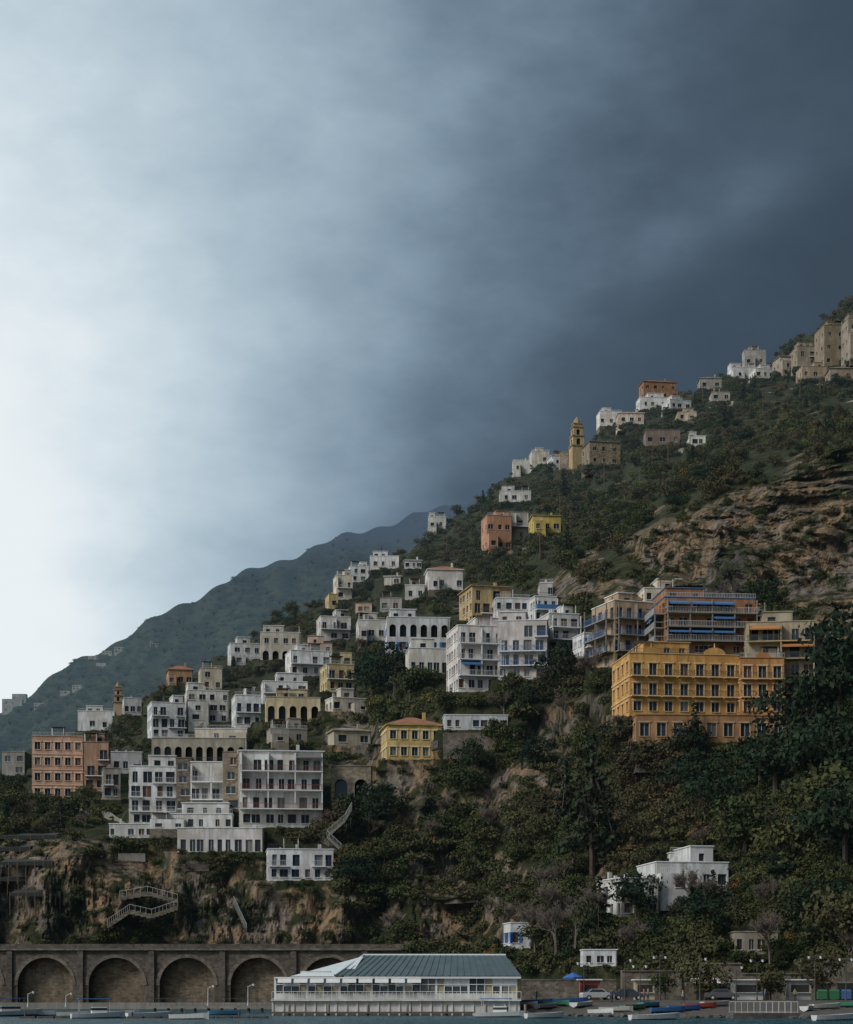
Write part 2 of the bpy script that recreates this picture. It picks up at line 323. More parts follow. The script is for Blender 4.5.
    if roof=='flat':
        P.q('roof',ROOFG,[(-w/2,0,h-.35),(w/2,0,h-.35),(w/2,dep,h-.35),(-w/2,dep,h-.35)])
        e=.12; t=.25
        P.box('cornice',tm,-w/2-e,w/2+e,-e,t,h+.003,h+.14); P.box('cornice',tm,-w/2-e,w/2+e,dep-t,dep+e,h+.003,h+.14)
        P.box('cornice',tm,-w/2-e,-w/2+t,t+.003,dep-t-.003,h+.003,h+.14); P.box('cornice',tm,w/2-t,w/2+e,t+.003,dep-t-.003,h+.003,h+.14)
        if clutter:
            for i in range(random.randint(1,4)):
                a=random.uniform(-w/2+1,w/2-1); b=random.uniform(1.5,dep-1); q=random.uniform(.3,.6)
                P.box('chimneys',wall,a-q/2,a+q/2,b-q/2,b+q/2,h-.3,h+random.uniform(.6,1.5))
            if random.random()<.6 and w>5: 
                rw=w*random.uniform(.3,.6); a=random.uniform(-w/2,w/2-rw); y0=random.uniform(2,3.5); rh=random.uniform(2.1,2.7)
                facade(P,wall,(a,y0),(1,0),(0,-1),rw,h+rh,1,max(1,int(rw/2.6)),1,1.2,None,None,None,rail_m,rnd=rd,z0=h-.34)
                for xx in(a,a+rw): P.q('roof_room',wall,[(xx,y0,h-.34),(xx,dep-.5,h-.34),(xx,dep-.5,h+rh),(xx,y0,h+rh)])
                P.box('roof_room',tm,a-.15,a+rw+.15,y0-.2,dep-.4,h+rh+.003,h+rh+.14)
            if random.random()<.45 and w>5:
                a=random.uniform(-w/2,w/2-3); ac=random.choice([None,None,AWB,AWO,GREEN])
                for xx in(a,a+2.6):
                    for yy in(.4,2.4): P.box('pergola',WOOD if random.random()<.5 else WF,xx,xx+.12,yy,yy+.12,h-.3,h+2.1)
                for k in range(6): P.box('pergola',WOOD,a-.2,a+3,.35+k*.4,.43+k*.4,h+2.103,h+2.2)
                if ac: P.q('terrace_awning',ac,[(a-.2,.2,h+2.1),(a+3,.2,h+2.1),(a+3,2.7,h+2.35),(a-.2,2.7,h+2.35)])
            if random.random()<.6:
                a=random.uniform(-w/2+.6,w/2-.6); P.tube('antenna',IRON,(a,2,h-.3),(a,2,h+2.6),.04,.03,4); P.box('antenna',IRON,a-.5,a+.5,1.98,2.02,h+2.2,h+2.25)
            if random.random()<.5: rail(P,(-w/2,0),(1,0),(0,-1),0,w,-.1,h+.14,random.choice([RAILW,IRON]),'bars',.8)
    else:
        ov=.4; rh=min(2.2,dep*.2) if roof!='low' else .8
        x0_,x1_,y0_,y1_=-w/2-ov,w/2+ov,-ov,dep+ov; ym=dep/2; ins=(dep/2 if roof in('hip','low') and w>dep else (w/2-.3 if roof in('hip','low') else 0))
        zz=h+.05
        a=(x0_,y0_,zz);b=(x1_,y0_,zz);cc=(x1_,y1_,zz);d=(x0_,y1_,zz);r1=(x0_+ins,ym,zz+rh);r2=(x1_-ins,ym,zz+rh)
        rmx=ROOFG if roof=='low' else TILE
        P.q('roof',rmx,[a,b,r2,r1]);P.q('roof',rmx,[cc,d,r1,r2]);P.q('roof',rmx if ins else wall,[d,a,r1]);P.q('roof',rmx if ins else wall,[b,cc,r2])
        P.box('eaves',tm,x0_+.02,x1_-.02,y0_+.02,y1_-.02,zz-.18,zz-.01)
        P.box('chimneys',wall,w*.2,w*.2+.6,dep*.4,dep*.4+.6,zz,zz+rh+.9)
    RECTS.append((x0,x1,yt,yb,D))
    if not far: BASES.append((x0,x1,yb,D)); STAMPS.append((x0,x1,yt,yb,D,w*abs(sn)+.8))
    return P.build(name,loc,yaw)
FSX=[-500,-150,0,60,150,220,290,370,430,480,600,800]; FSY=[800,745,712,672,622,584,556,528,512,498,500,560]
def fsil(px): return np.interp(px,FSX,FSY)+3*np.sin(np.asarray(px)*.07)+2*np.sin(np.asarray(px)*.19+2)
def farD(px,py):
    px=np.asarray(px,float);py=np.asarray(py,float)
    s=fsil(px); t=np.clip((py-s)/(900-s),0,1)
    D=(2150+px*.5)*(1-t)+1150*t
    X=(px-CX)/F*D;Z=(H0-py)/F*D
    return D+(fbm(np.stack([X/90,D/300,Z/140],-1),4)-.5)*260*(0.3+t)+(np.abs(fbm(np.stack([X/45+5,D/200,Z/200],-1),3)-.5))*160
# ---------------------------------------------------------------- terrain meshes
def mesh_np(name,V,Q,mats,attrs=None,smooth=True):
    me=bpy.data.meshes.new(name); V=np.asarray(V,np.float32);Q=np.asarray(Q,np.int32)
    me.vertices.add(len(V)); me.vertices.foreach_set('co',V.ravel())
    me.loops.add(Q.size); me.loops.foreach_set('vertex_index',Q.ravel())
    me.polygons.add(len(Q)); me.polygons.foreach_set('loop_start',np.arange(len(Q),dtype=np.int32)*Q.shape[1]); me.polygons.foreach_set('loop_total',np.full(len(Q),Q.shape[1],dtype=np.int32))
    me.update(calc_edges=True)
    me.polygons.foreach_set('use_smooth',np.full(len(Q),smooth,bool))
    for k,(dom,val) in (attrs or {}).items():
        a=me.attributes.new(k,'FLOAT',dom); a.data.foreach_set('value',np.asarray(val,np.float32).ravel())
    for m in mats: me.materials.append(m)
    return me
def grid_quads(nr,nc):
    i=np.arange(nr*nc).reshape(nr,nc); return np.stack([i[:-1,:-1],i[:-1,1:],i[1:,1:],i[1:,:-1]],-1).reshape(-1,4)
def terrain(name,Df,silf,base,x0,x1,nc,nr,mat,wob=True):
    px=np.linspace(x0,x1,nc)[None,:]; s=silf(px); t=np.linspace(0,1,nr)[:,None]
    py=base+(s-base)*t; px=px+0*t
    D=Df(px,py); X=(px-CX)/F*D; Z=CH+(H0-py)/F*D
    wb=fbm(np.stack([X/14,D/25,Z/14],-1),4)-.5
    rk=rockf(px,py,wb*2.4) if wob else 0*px
    rows=[np.stack([X,D,Z],-1)]; rr=[rk]
    xb,yb_,zb=X[-1],D[-1],Z[-1]
    for k in range(1,9):
        rows.append(np.stack([xb*(1+.03*k),yb_+yb_*.04*k,zb*(1-.02*k*k*.7)],-1)[None]); rr.append(rk[-1:]*0)
    V=np.concatenate(rows,0); R=np.concatenate(rr,0)
    me=mesh_np(name,V.reshape(-1,3),grid_quads(V.shape[0],V.shape[1]),[mat],{'rock':('POINT',R)},not wob)
    ob=bpy.data.objects.new(name,me); COL.objects.link(ob); return ob
def terrain_mat():
    m,nt,b=newmat('hillside_ground'); setc(b,(.1,.1,.1),.95); N=nt.nodes.new;Lk=nt.links.new
    b.inputs['Specular IOR Level'].default_value=.1
    g=N('ShaderNodeNewGeometry'); at=N('ShaderNodeAttribute'); at.attribute_name='rock'
    def noise(sc,vs=(1,1,1),det=6):
        mp=N('ShaderNodeMapping'); mp.inputs['Scale'].default_value=vs; Lk(g.outputs['Position'],mp.inputs['Vector'])
        n=N('ShaderNodeTexNoise'); n.inputs['Scale'].default_value=sc; n.inputs['Detail'].default_value=det; n.inputs['Roughness'].default_value=.65; Lk(mp.outputs[0],n.inputs['Vector']); return n.outputs['Fac']
    def ramp(src,st):
        r=N('ShaderNodeValToRGB'); e=r.color_ramp.elements
        e[0].position=st[0][0];e[0].color=(*st[0][1],1);e[1].position=st[-1][0];e[1].color=(*st[-1][1],1)
        for p,c in st[1:-1]: x=e.new(p);x.color=(*c,1)
        Lk(src,r.inputs[0]); return r.outputs[0]
    def mix(f,a,c,bl='MIX'):
        x=N('ShaderNodeMixRGB');x.blend_type=bl
        if isinstance(f,float): x.inputs[0].default_value=f
        else: Lk(f,x.inputs[0])
        Lk(a,x.inputs[1]);Lk(c,x.inputs[2]);return x.outputs[0]
    scrub=ramp(noise(.25),[(.32,(.013,.018,.008)),(.5,(.03,.037,.015)),(.6,(.055,.052,.026)),(.72,(.1,.086,.055))])
    r1=ramp(noise(.06,(1,1,.45)),[(.3,(.085,.078,.07)),(.42,(.165,.148,.125)),(.5,(.275,.19,.11)),(.56,(.22,.18,.145)),(.68,(.2,.19,.18))])
    r2=ramp(noise(.5,(1,1,.2)),[(.37,(.16,.15,.145)),(.47,(.62,.61,.6)),(.66,(1.25,1.2,1.14))])
    rock=mix(.95,r1,r2,'MULTIPLY')
    moss=ramp(noise(.2),[(.49,(0,0,0)),(.56,(1,1,1))])
    rk2=mix(moss,rock,scrub)
    fac=ramp(at.outputs['Fac'],[(.3,(0,0,0)),(.5,(1,1,1))])
    Lk(mix(fac,scrub,rk2),b.inputs['Base Color'])
    bp=N('ShaderNodeBump');bp.inputs['Strength'].default_value=1;bp.inputs['Distance'].default_value=1.6; Lk(noise(.6,(1,1,.5),7),bp.inputs['Height']); Lk(bp.outputs[0],b.inputs['Normal'])
    painted_haze(m); return m
TM=terrain_mat()
# ---------------------------------------------------------------- foliage library
def leafmat(name,cols,brown=(.095,.072,.044)):
    m,nt,b=newmat(name); setc(b,(.05,.07,.02),.85); N=nt.nodes.new;Lk=nt.links.new
    oi=N('ShaderNodeObjectInfo'); at=N('ShaderNodeAttribute'); at.attribute_name='shade'
    a=N('ShaderNodeMath');a.operation='MULTIPLY';a.inputs[1].default_value=.65;Lk(oi.outputs['Random'],a.inputs[0])
    c=N('ShaderNodeMath');c.operation='MULTIPLY_ADD';c.inputs[1].default_value=.35;Lk(at.outputs['Fac'],c.inputs[0]);Lk(a.outputs[0],c.inputs[2])
    r=N('ShaderNodeValToRGB'); e=r.color_ramp.elements; e[0].color=(*cols[0],1);e[1].color=(*cols[-1],1)
    for k,cc in enumerate(cols[1:-1]): x=e.new((k+1)/(len(cols)-1));x.color=(*cc,1)
    Lk(c.outputs[0],r.inputs[0])
    g=N('ShaderNodeNewGeometry'); nz=N('ShaderNodeTexNoise'); nz.inputs['Scale'].default_value=.045; nz.inputs['Detail'].default_value=3; nz.inputs['Roughness'].default_value=.65; Lk(g.outputs['Position'],nz.inputs['Vector'])
    rr=N('ShaderNodeValToRGB'); rr.color_ramp.elements[0].position=.48; rr.color_ramp.elements[1].position=.62; rr.color_ramp.elements[1].color=(.65,.65,.65,1); Lk(nz.outputs['Fac'],rr.inputs[0])
    mx=N('ShaderNodeMixRGB'); Lk(rr.outputs[0],mx.inputs[0]); Lk(r.outputs[0],mx.inputs[1]); mx.inputs[2].default_value=(*brown,1)
    Lk(mx.outputs[0],b.inputs['Base Color']); b.inputs['Specular IOR Level'].default_value=.08
    painted_haze(m); return m
LG=leafmat('green_leaves',[(.02,.033,.014),(.036,.05,.018),(.05,.061,.023),(.07,.076,.03),(.115,.103,.048)])
LD=leafmat('dark_needles',[(.009,.02,.013),(.016,.032,.018),(.03,.048,.023)],(.04,.043,.025))
LO=leafmat('autumn_leaves',[(.11,.06,.028),(.17,.09,.03),(.13,.1,.04)])
LY=leafmat('yellow_green_leaves',[(.08,.085,.02),(.14,.125,.028),(.09,.1,.03)])
BARK=plain('bark',(.07,.055,.045),.9); TWIG=plain('bare_twigs',(.14,.115,.1),.9)
def leafcloud(lumps,n,ls,seed,flat=1.):
    r=np.random.default_rng(seed); C=np.array([l[:3] for l in lumps]); R=np.array([l[3] for l in lumps])
    k=r.choice(len(lumps),n,p=R**2/np.sum(R**2)); d=r.normal(size=(n,3)); d/=np.linalg.norm(d,axis=1)[:,None]
    d[:,2]=np.where(d[:,2]<-.3,-d[:,2],d[:,2])
    rad=R[k]*r.uniform(.5,1.18,n)
    P=C[k]+d*rad[:,None]*np.array([1,1,flat])
    nr=d+r.normal(size=(n,3))*.7; nr/=np.linalg.norm(nr,axis=1)[:,None]
    a=np.cross(nr,r.normal(size=(n,3)));a/=np.linalg.norm(a,axis=1)[:,None];b=np.cross(nr,a)
    s=(ls*r.uniform(.5,1.4,n))[:,None]
    V=np.stack([P-a*s*.5,P+b*s*.32,P+a*s*.55,P-b*s*.32],1).reshape(-1,3)
    sh=np.clip(r.uniform(0,1,len(lumps))[k]*.7+r.uniform(0,.3,n),0,1)
    return V,sh
def tree_mesh(name,lumps,n,ls,mat,seed,trunk=None,flat=1.):
    V,sh=leafcloud(lumps,n,ls,seed,flat); Q=np.arange(len(V)).reshape(-1,4)
    TV=[];TQ=[]; r=random.Random(seed)
    def tube(p,q,a,b,k=5):
        p=Vector(p);q=Vector(q);d=(q-p).normalized();x=d.orthogonal().normalized();y=d.cross(x);o=len(V)+len(TV)
        for c,rr in((p,a),(q,b)):
            for t in range(k): TV.append(tuple(c+(x*math.cos(6.2832*t/k)+y*math.sin(6.2832*t/k))*rr))
        for t in range(k): TQ.append((o+t,o+(t+1)%k,o+k+(t+1)%k,o+k+t))
    if trunk:
        h,rr=trunk; tube((0,0,-1.5),(0,0,h),rr,rr*.6)
        for l in lumps[:9]: tube((0,0,h*r.uniform(.6,1)),l[:3],rr*.45,rr*.12,4)
    if TV: V=np.concatenate([V,np.array(TV)]);Q=np.concatenate([Q,np.array(TQ)])
    sh=np.concatenate([sh,np.zeros(len(TQ))])
    me=mesh_np(name,V,Q,[mat,BARK],{'shade':('FACE',sh)},False)
    if TQ: mi=np.zeros(len(Q),np.int32); mi[-len(TQ):]=1; me.polygons.foreach_set('material_index',mi)
    return me
def blob(seed,n,rx,rz,zc,rl=(.24,.48)):
    r=random.Random(seed);out=[]
    for i in range(n):
        a=r.uniform(0,6.28);q=math.sqrt(r.random());z=r.uniform(-1,1)
        k=math.sqrt(max(0,1-z*z*.8)); out.append((rx*q*k*math.cos(a)*.85,rx*q*k*math.sin(a)*.85,zc+z*rz*.8,rx*r.uniform(*rl)))
    return out
def conifer(seed,h,r0,n):
    r=random.Random(seed);out=[]
    for i in range(n):
        t=(i/n)**.85; z=h*(.12+.88*t); rr=r0*(1-t)**.8; a=i*2.4
        for q in(.35,.8): out.append((rr*q*math.cos(a+q),rr*q*math.sin(a+q),z-q*rr*.22,max(.28,rr*.3)))
    return out
LIB={}
LIB['a_shrub']=tree_mesh('shrub_a',blob(1,12,2.4,1.1,.8),480,.52,LG,1)
LIB['b_shrub']=tree_mesh('shrub_b',blob(2,15,3.0,.9,.6),540,.54,LG,2)
LIB['c_tree']=tree_mesh('tree_c',blob(3,18,3.2,2.2,3.2),1000,.5,LG,3,(2.5,.22))
LIB['d_tree']=tree_mesh('tree_d',blob(4,20,3.6,1.8,2.6),1100,.52,LG,4,(2,.24))
LIB['e_pine']=tree_mesh('tree_e',blob(5,20,3.8,1.9,4.2),1300,.48,LD,5,(3.5,.28),.8)
LIB['f_conifer']=tree_mesh('tree_f',conifer(6,11,3.0,26),1900,.5,LD,6,(9.5,.28))
LIB['g_cypress']=tree_mesh('tree_g',[(0.15*math.sin(i*2),.15*math.cos(i*3),1+i*.65,.75*math.sin(math.pi*(i+2.2)/14.5)+.1) for i in range(11)],900,.38,LD,7,(2,.2))
LIB['h_autumn']=tree_mesh('tree_h',blob(8,12,2.3,1.6,1.8),560,.45,LO,8,(1.5,.15))
LIB['i_yellow']=tree_mesh('tree_i',blob(9,12,2.3,1.5,1.4),600,.5,LY,9,(1,.15))
def bare_mesh(seed,h=7):
    r=random.Random(seed);V=[];Q=[]
    def tube(p,q,a,b,k=4):
        d=(q-p).normalized();x=d.orthogonal().normalized();y=d.cross(x);o=len(V)
        for c,rr in((p,a),(q,b)):
            for t in range(k): V.append(tuple(c+(x*math.cos(6.2832*t/k)+y*math.sin(6.2832*t/k))*rr))
        for t in range(k): Q.append((o+t,o+(t+1)%k,o+k+(t+1)%k,o+k+t))
    def grow(p,d,l,rad,lev):
        q=p+d*l; tube(p,q,rad,rad*.65)
        if lev==0: return
        for i in range(4 if lev>1 else 5):
            nd=(d+Vector((r.uniform(-1,1),r.uniform(-1,1),r.uniform(-.35,.8)))*.75).normalized()
            grow(p.lerp(q,r.uniform(.55,1)),nd,l*r.uniform(.6,.85),max(.022,rad*.55),lev-1)
    grow(Vector((0,0,-.5)),Vector((.05,0,1)),h*.34,.17,5)
    return mesh_np('bare_tree_mesh',np.array(V),np.array(Q),[TWIG],{},False)
LIB['j_bare']=bare_mesh(11)
KEYS=sorted(LIB)
libcol=bpy.data.collections.new('foliage_library')
for k in KEYS:
    o=bpy.data.objects.new(k,LIB[k]); libcol.objects.link(o)
def scatter(name,pos,idx,scl,rot):
    me=bpy.data.meshes.new(name); me.vertices.add(len(pos)); me.vertices.foreach_set('co',np.asarray(pos,np.float32).ravel())
    a=me.attributes.new('idx','INT','POINT'); a.data.foreach_set('value',np.asarray(idx,np.int32))
    a=me.attributes.new('scl','FLOAT_VECTOR','POINT'); a.data.foreach_set('vector',np.asarray(scl,np.float32).ravel())
    a=me.attributes.new('rot','FLOAT_VECTOR','POINT'); a.data.foreach_set('vector',np.asarray(rot,np.float32).ravel())
    ob=bpy.data.objects.new(name,me); COL.objects.link(ob)
    ng=bpy.data.node_groups.new(name+'_nodes','GeometryNodeTree')
    ng.interface.new_socket('Geometry',in_out='INPUT',socket_type='NodeSocketGeometry'); ng.interface.new_socket('Geometry',in_out='OUTPUT',socket_type='NodeSocketGeometry')
    N=ng.nodes.new; gi=N('NodeGroupInput');go=N('NodeGroupOutput'); ip=N('GeometryNodeInstanceOnPoints'); ci=N('GeometryNodeCollectionInfo')
    ci.inputs['Collection'].default_value=libcol; ci.inputs['Separate Children'].default_value=True; ci.inputs['Reset Children'].default_value=True
    def na(n,t): x=N('GeometryNodeInputNamedAttribute'); x.data_type=t; x.inputs['Name'].default_value=n; return x.outputs['Attribute']
    L=ng.links.new; L(gi.outputs[0],ip.inputs['Points']); L(ci.outputs[0],ip.inputs['Instance']); ip.inputs['Pick Instance'].default_value=True
    L(na('idx','INT'),ip.inputs['Instance Index']); L(na('scl','FLOAT_VECTOR'),ip.inputs['Scale'])
    er=N('FunctionNodeEulerToRotation'); L(na('rot','FLOAT_VECTOR'),er.inputs[0]); L(er.outputs[0],ip.inputs['Rotation']); L(ip.outputs[0],go.inputs[0])
    md=ob.modifiers.new('scatter','NODES'); md.node_group=ng
    return ob
# ---------------------------------------------------------------- buildings
B=building
W1=(.76,.77,.78); W2=(.64,.66,.67); W3=(.68,.64,.56); CR=(.52,.44,.31); GR=(.4,.39,.37); OR=(.6,.33,.1); YE=(.66,.49,.19); SA=(.6,.38,.27); BR=(.38,.19,.1)
bb=dict(t='each',m=IRON); bw=dict(t='full',m=RAILW); HB=wallmat((.3,.17,.09),.8); OT=wallmat((.66,.48,.26),.4)
B('hotel_terrace',634,788,715,743,(.36,.2,.1),1,9,yaw=.04,dep=9,found=5,D=339,trim=wallmat((.5,.34,.2),.5),irregular=False,clutter=False,fmat=STONED,winh=2.6,winw=1.5,dirt=1.0)
B('orange_hotel',619,741,653,716,OR,3,7,yaw=.14,dep=13,trim=OT,balc=dict(t='each',m=IRON),irregular=False,D=344,cornice=wallmat((.62,.42,.2),.5),fmat=HB,ped=[(.2,1.6),(.78,1.9)],bands=OT,found=5,dirt=.95)
B('orange_hotel_wing',738,785,658,716,(.52,.25,.09),3,3,yaw=.03,dep=12,trim=OT,irregular=False,D=345,balc=dict(t='each',m=IRON),fmat=HB,bands=OT,ped=[(.5,1.4)],dirt=.95)
B('apartment_block',657,757,597,656,BR,4,7,yaw=.1,dep=14,balc=dict(t='full',m=RAILW,d=2,aw=AWB,all=True,s=CONC),found=8,dd=6,cornice=AWB)
B('apartment_block',596,655,600,668,(.47,.36,.26),4,4,yaw=.35,dep=10,balc=dict(t='full',m=AWB,d=1.8,all=True,s=CONC),found=5,dd=3,cornice=WF)
B('penthouse',640,700,588,603,W3,1,5,yaw=.1,dep=9,found=4,dd=10)
B('apartment_block',748,822,621,712,CR,5,5,yaw=-.12,dep=11,balc=dict(t='full',m=IRON,d=1.6,aw=AWO,s=wallmat((.47,.38,.22),.5)),found=5,D=350)
B('white_annex',575,600,633,660,W1,2,3,yaw=.3)
B('white_hotel',447,503,625,692,W1,4,5,yaw=.2,dep=11,balc=dict(t='full',m=RAILW,d=1.5,aw=AWB))
B('white_hotel_wing',498,552,620,680,W1,4,4,yaw=-.1,dep=10,balc=dict(t='each',m=BLUE),dd=-1)
B('white_house',492,530,598,624,W1,2,4,yaw=.1,rail_m=BLUE)
B('white_house',527,557,596,622,W1,2,3,yaw=.2,balc=dict(t='full',m=AWB,k='solid'))
B('white_house',540,580,613,652,W1,3,3,yaw=.25,dep=8,dd=-2,balc=dict(t='full',m=RAILW))
B('roof_pavilion',541,552,583,598,W1,1,2)
B('ochre_house',460,512,585,626,(.52,.38,.2),3,4,yaw=.25,dep=11,roof='low',balc=bb)
B('white_arcade_house',384,450,617,654,W1,2,6,yaw=.08,dep=10,arch=2,rail_m=BLUE,shut=BLUE)
B('white_house',355,385,620,641,W1,1,3,yaw=.1)
B('white_house',405,449,648,673,W2,1,5,yaw=.1,dd=-2,balc=dict(t='full',m=RAILW,ground=True))
B('white_house',425,463,569,591,W1,1,4,yaw=.1,roof='hip')
B('white_house',370,399,556,569,W1,1,3)
B('white_house',346,369,566,582,W1,2,2,yaw=.2)
B('white_house',332,352,575,600,W3,2,2,yaw=.2)
B('yellow_house',324,338,594,609,(.62,.52,.3),1,1,yaw=.2)
B('white_house',315,350,616,641,W2,2,3,yaw=.2,balc=dict(t='full',m=IRON))
B('white_house',225,262,643,666,W2,2,3,yaw=.2)
B('arcade_house',258,300,632,660,W3,2,4,yaw=.1,arch=1)
B('white_house',283,330,650,676,W1,2,4,yaw=.25,balc=dict(t='full',m=RAILW))
B('pink_house',300,332,643,655,(.6,.48,.42),1,3,yaw=.1)
B('yellow_house',318,354,664,692,(.66,.56,.34),2,3,yaw=.25)
B('bell_turret',341,351,653,668,(.66,.56,.34),1,1,dep=3,dd=-2,clutter=False)
B('white_house',258,307,681,704,W1,2,4,yaw=.15,balc=dict(t='full',m=RAILW))
B('yellow_terrace_house',262,320,697,722,(.62,.56,.4),1,5,yaw=.1,arch=1)
B('white_house',228,260,695,728,W1,2,3,yaw=.2,rail_m=BLUE)
B('white_house',180,228,690,723,W1,3,4,yaw=.2,dep=10)
B('white_house',142,184,702,739,W1,3,4,yaw=.25,dep=10,balc=bb)
B('arcade_house',150,246,738,762,(.48,.45,.38),1,9,yaw=.05,arch=1)
B('beige_house',195,247,729,742,W3,1,4)
B('white_house',75,114,711,731,W1,1,4,yaw=.1)
B('white_house',118,141,698,716,W2,1,3,yaw=.2)
B('orange_house',163,192,669,686,(.48,.3,.17),1,3,yaw=.2,roof='hip')
B('cream_house',195,222,668,690,(.6,.52,.4),2,2,yaw=.2)
B('grey_house',2,25,752,776,GR,2,2)
B('salmon_palazzo',26,82,736,800,SA,4,5,yaw=.12,dep=12,irregular=False,trim=wallmat((.7,.54,.42),.3),clutter=True,bands=wallmat((.64,.46,.35),.4),dirt=.95)
B('salmon_palazzo_wing',80,108,742,792,(.48,.31,.22),3,2,yaw=.1)
B('beige_house',95,120,768,800,GR,2,2,yaw=.2)
B('white_house',106,142,752,774,W2,1,3,yaw=.1)
B('cliff_hotel',121,187,766,826,W1,4,5,yaw=.15,dep=11,balc=dict(t='each',m=RAILW))
B('cliff_hotel_block',188,232,762,818,W2,3,4,yaw=.05,dep=10,balc=dict(t='full',m=RAILW,s=WF),dd=-1)
B('balcony_hotel',232,322,750,828,W1,4,7,yaw=.12,dep=12,balc=dict(t='full',m=REDR,d=2,s=WF,aw=CURT),roof='low')
B('hotel_terraces',176,262,828,852,W1,1,9,yaw=.03,dep=8,balc=dict(t='full',m=RAILW,ground=True),dd=-3,clutter=False)
B('hotel_terraces',108,180,824,838,W2,1,8,yaw=.03,dep=8,dd=-2)
B('hotel_terraces',150,232,814,830,W1,1,9,yaw=.03,dep=8,dd=-2)
B('stone_tower',178,190,758,812,(.23,.2,.17),4,1,dep=4,dd=-6,kind='masonry',clutter=False,balc=False)
B('stone_tower',226,236,752,812,(.28,.24,.19),4,1,dep=4,dd=-6,kind='masonry',clutter=False,balc=False)
B('white_villa',262,333,849,881,W1,2,6,yaw=.12,dep=9,rail_m=BLUE,dd=-2,found=2,annex=False,balc=dict(t='each',m=RAILW))
B('yellow_villa',380,442,724,760,YE,2,5,yaw=.15,dep=10,roof='hip',dd=-2,trim=wallmat((.7,.62,.42),.3),irregular=False,dirt=.9)
B('glass_pergola_house',443,508,715,730,W2,1,7,yaw=.05,dep=6,winw=2.2,winh=2,fmat=STONE,clutter=False,rail_m=BLUE)
B('retaining_arches',331,371,766,806,(.33,.29,.23),1,2,dep=5,arch=1,kind='masonry',clutter=False)
B('white_house',405,425,585,600,W2,1,2)
B('grey_house',380,402,598,612,GR,1,2)
B('orange_house',482,512,515,551,(.52,.28,.18),2,3,yaw=.2)
B('grey_house',500,528,512,540,GR,2,2,yaw=.1,dd=8)
B('yellow_house',530,561,515,533,(.6,.48,.14),1,3,yaw=.1,roof='low')
B('white_house',500,531,491,502,W2,1,3)
B('white_house',428,446,517,529,W1,1,2)
B('white_house',513,530,460,472,W2,1,2)
B('cream_house',530,550,451,464,W3,1,2,yaw=.1); B('white_house',548,570,455,466,W2,1,3,yaw=.2,roof='hip')
B('church_nave',584,621,441,465,(.38,.33,.26),2,3,yaw=.2,dep=12,kind='masonry',roof='low',balc=False); B('church_apse',560,590,452,470,(.42,.37,.3),1,2,dep=8,kind='masonry')
B('orange_house',641,677,381,400,(.46,.24,.13),2,4,yaw=.15,dd=4,roof='hip')
B('white_house',638,668,397,408,W1,1,3,yaw=.1); B('white_house',664,692,399,409,W2,1,3,yaw=.3)
B('white_house',598,622,411,426,W1,1,3,yaw=.1)
B('cream_house',618,644,413,424,W3,1,3,roof='hip')
B('ruined_house',646,680,430,446,(.3,.22,.19),1,3)
B('white_house',730,756,367,379,W1,1,3,yaw=.1); B('white_house',752,775,368,378,W2,1,3,yaw=.2)
B('chapel_tower',744,766,350,367,GR,1,2,dep=6)
B('stone_house',795,826,346,366,(.4,.34,.27),2,3,yaw=.1)
B('stone_house',820,848,325,366,(.36,.3,.22),3,2,yaw=.15,dep=12,balc=False); B('stone_house',846,880,318,360,(.36,.31,.25),3,3,yaw=.1,balc=False)
B('white_house',795,812,348,356,W1,1,2,dd=6)
B('stone_house',776,800,356,371,(.38,.34,.28),1,2,yaw=.2,roof='hip'); B('cream_house',800,828,366,379,(.5,.43,.33),1,3,yaw=.1); B('stone_house',830,853,368,381,(.34,.29,.24),1,2,roof='hip')
B('grey_house',700,722,378,389,GR,1,2,roof='hip'); B('cream_house',678,696,412,421,(.52,.46,.36),1,2); B('grey_house',712,730,392,401,(.42,.4,.38),1,2)
B('white_house',690,706,436,446,W1,1,2)
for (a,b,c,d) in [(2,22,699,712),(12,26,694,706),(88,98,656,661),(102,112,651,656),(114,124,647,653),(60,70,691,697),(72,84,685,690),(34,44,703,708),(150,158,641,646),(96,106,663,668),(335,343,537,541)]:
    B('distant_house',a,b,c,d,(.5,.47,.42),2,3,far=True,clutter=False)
B('white_cubic_villa',602,660,878,918,W1,2,3,yaw=.3,dep=10,dd=-3,winw=1.4)
B('white_cubic_villa_wing',645,730,862,892,W1,1,5,yaw=.15,dep=12,dd=0,winw=1.6)
B('white_cubic_villa_top',662,716,853,866,W1,1,3,yaw=.15,dep=9,dd=4)
B('boathouse',505,531,923,949,W1,1,2,yaw=.15,dep=6,rail_m=BLUE,shut=BLUE,dd=-2,clutter=False)
B('white_shed',583,617,950,966,W1,1,3,dep=5,dd=-4,clutter=False)
B('harbour_office',735,778,932,955,(.33,.31,.28),1,4,dep=6,dd=-2,clutter=False)
def free(a,b,c,d):
    return not any(a<x1+3 and b>x0-3 and c<yb+4 and d>yt-3 for (x0,x1,yt,yb,_) in RECTS)
cnt=0
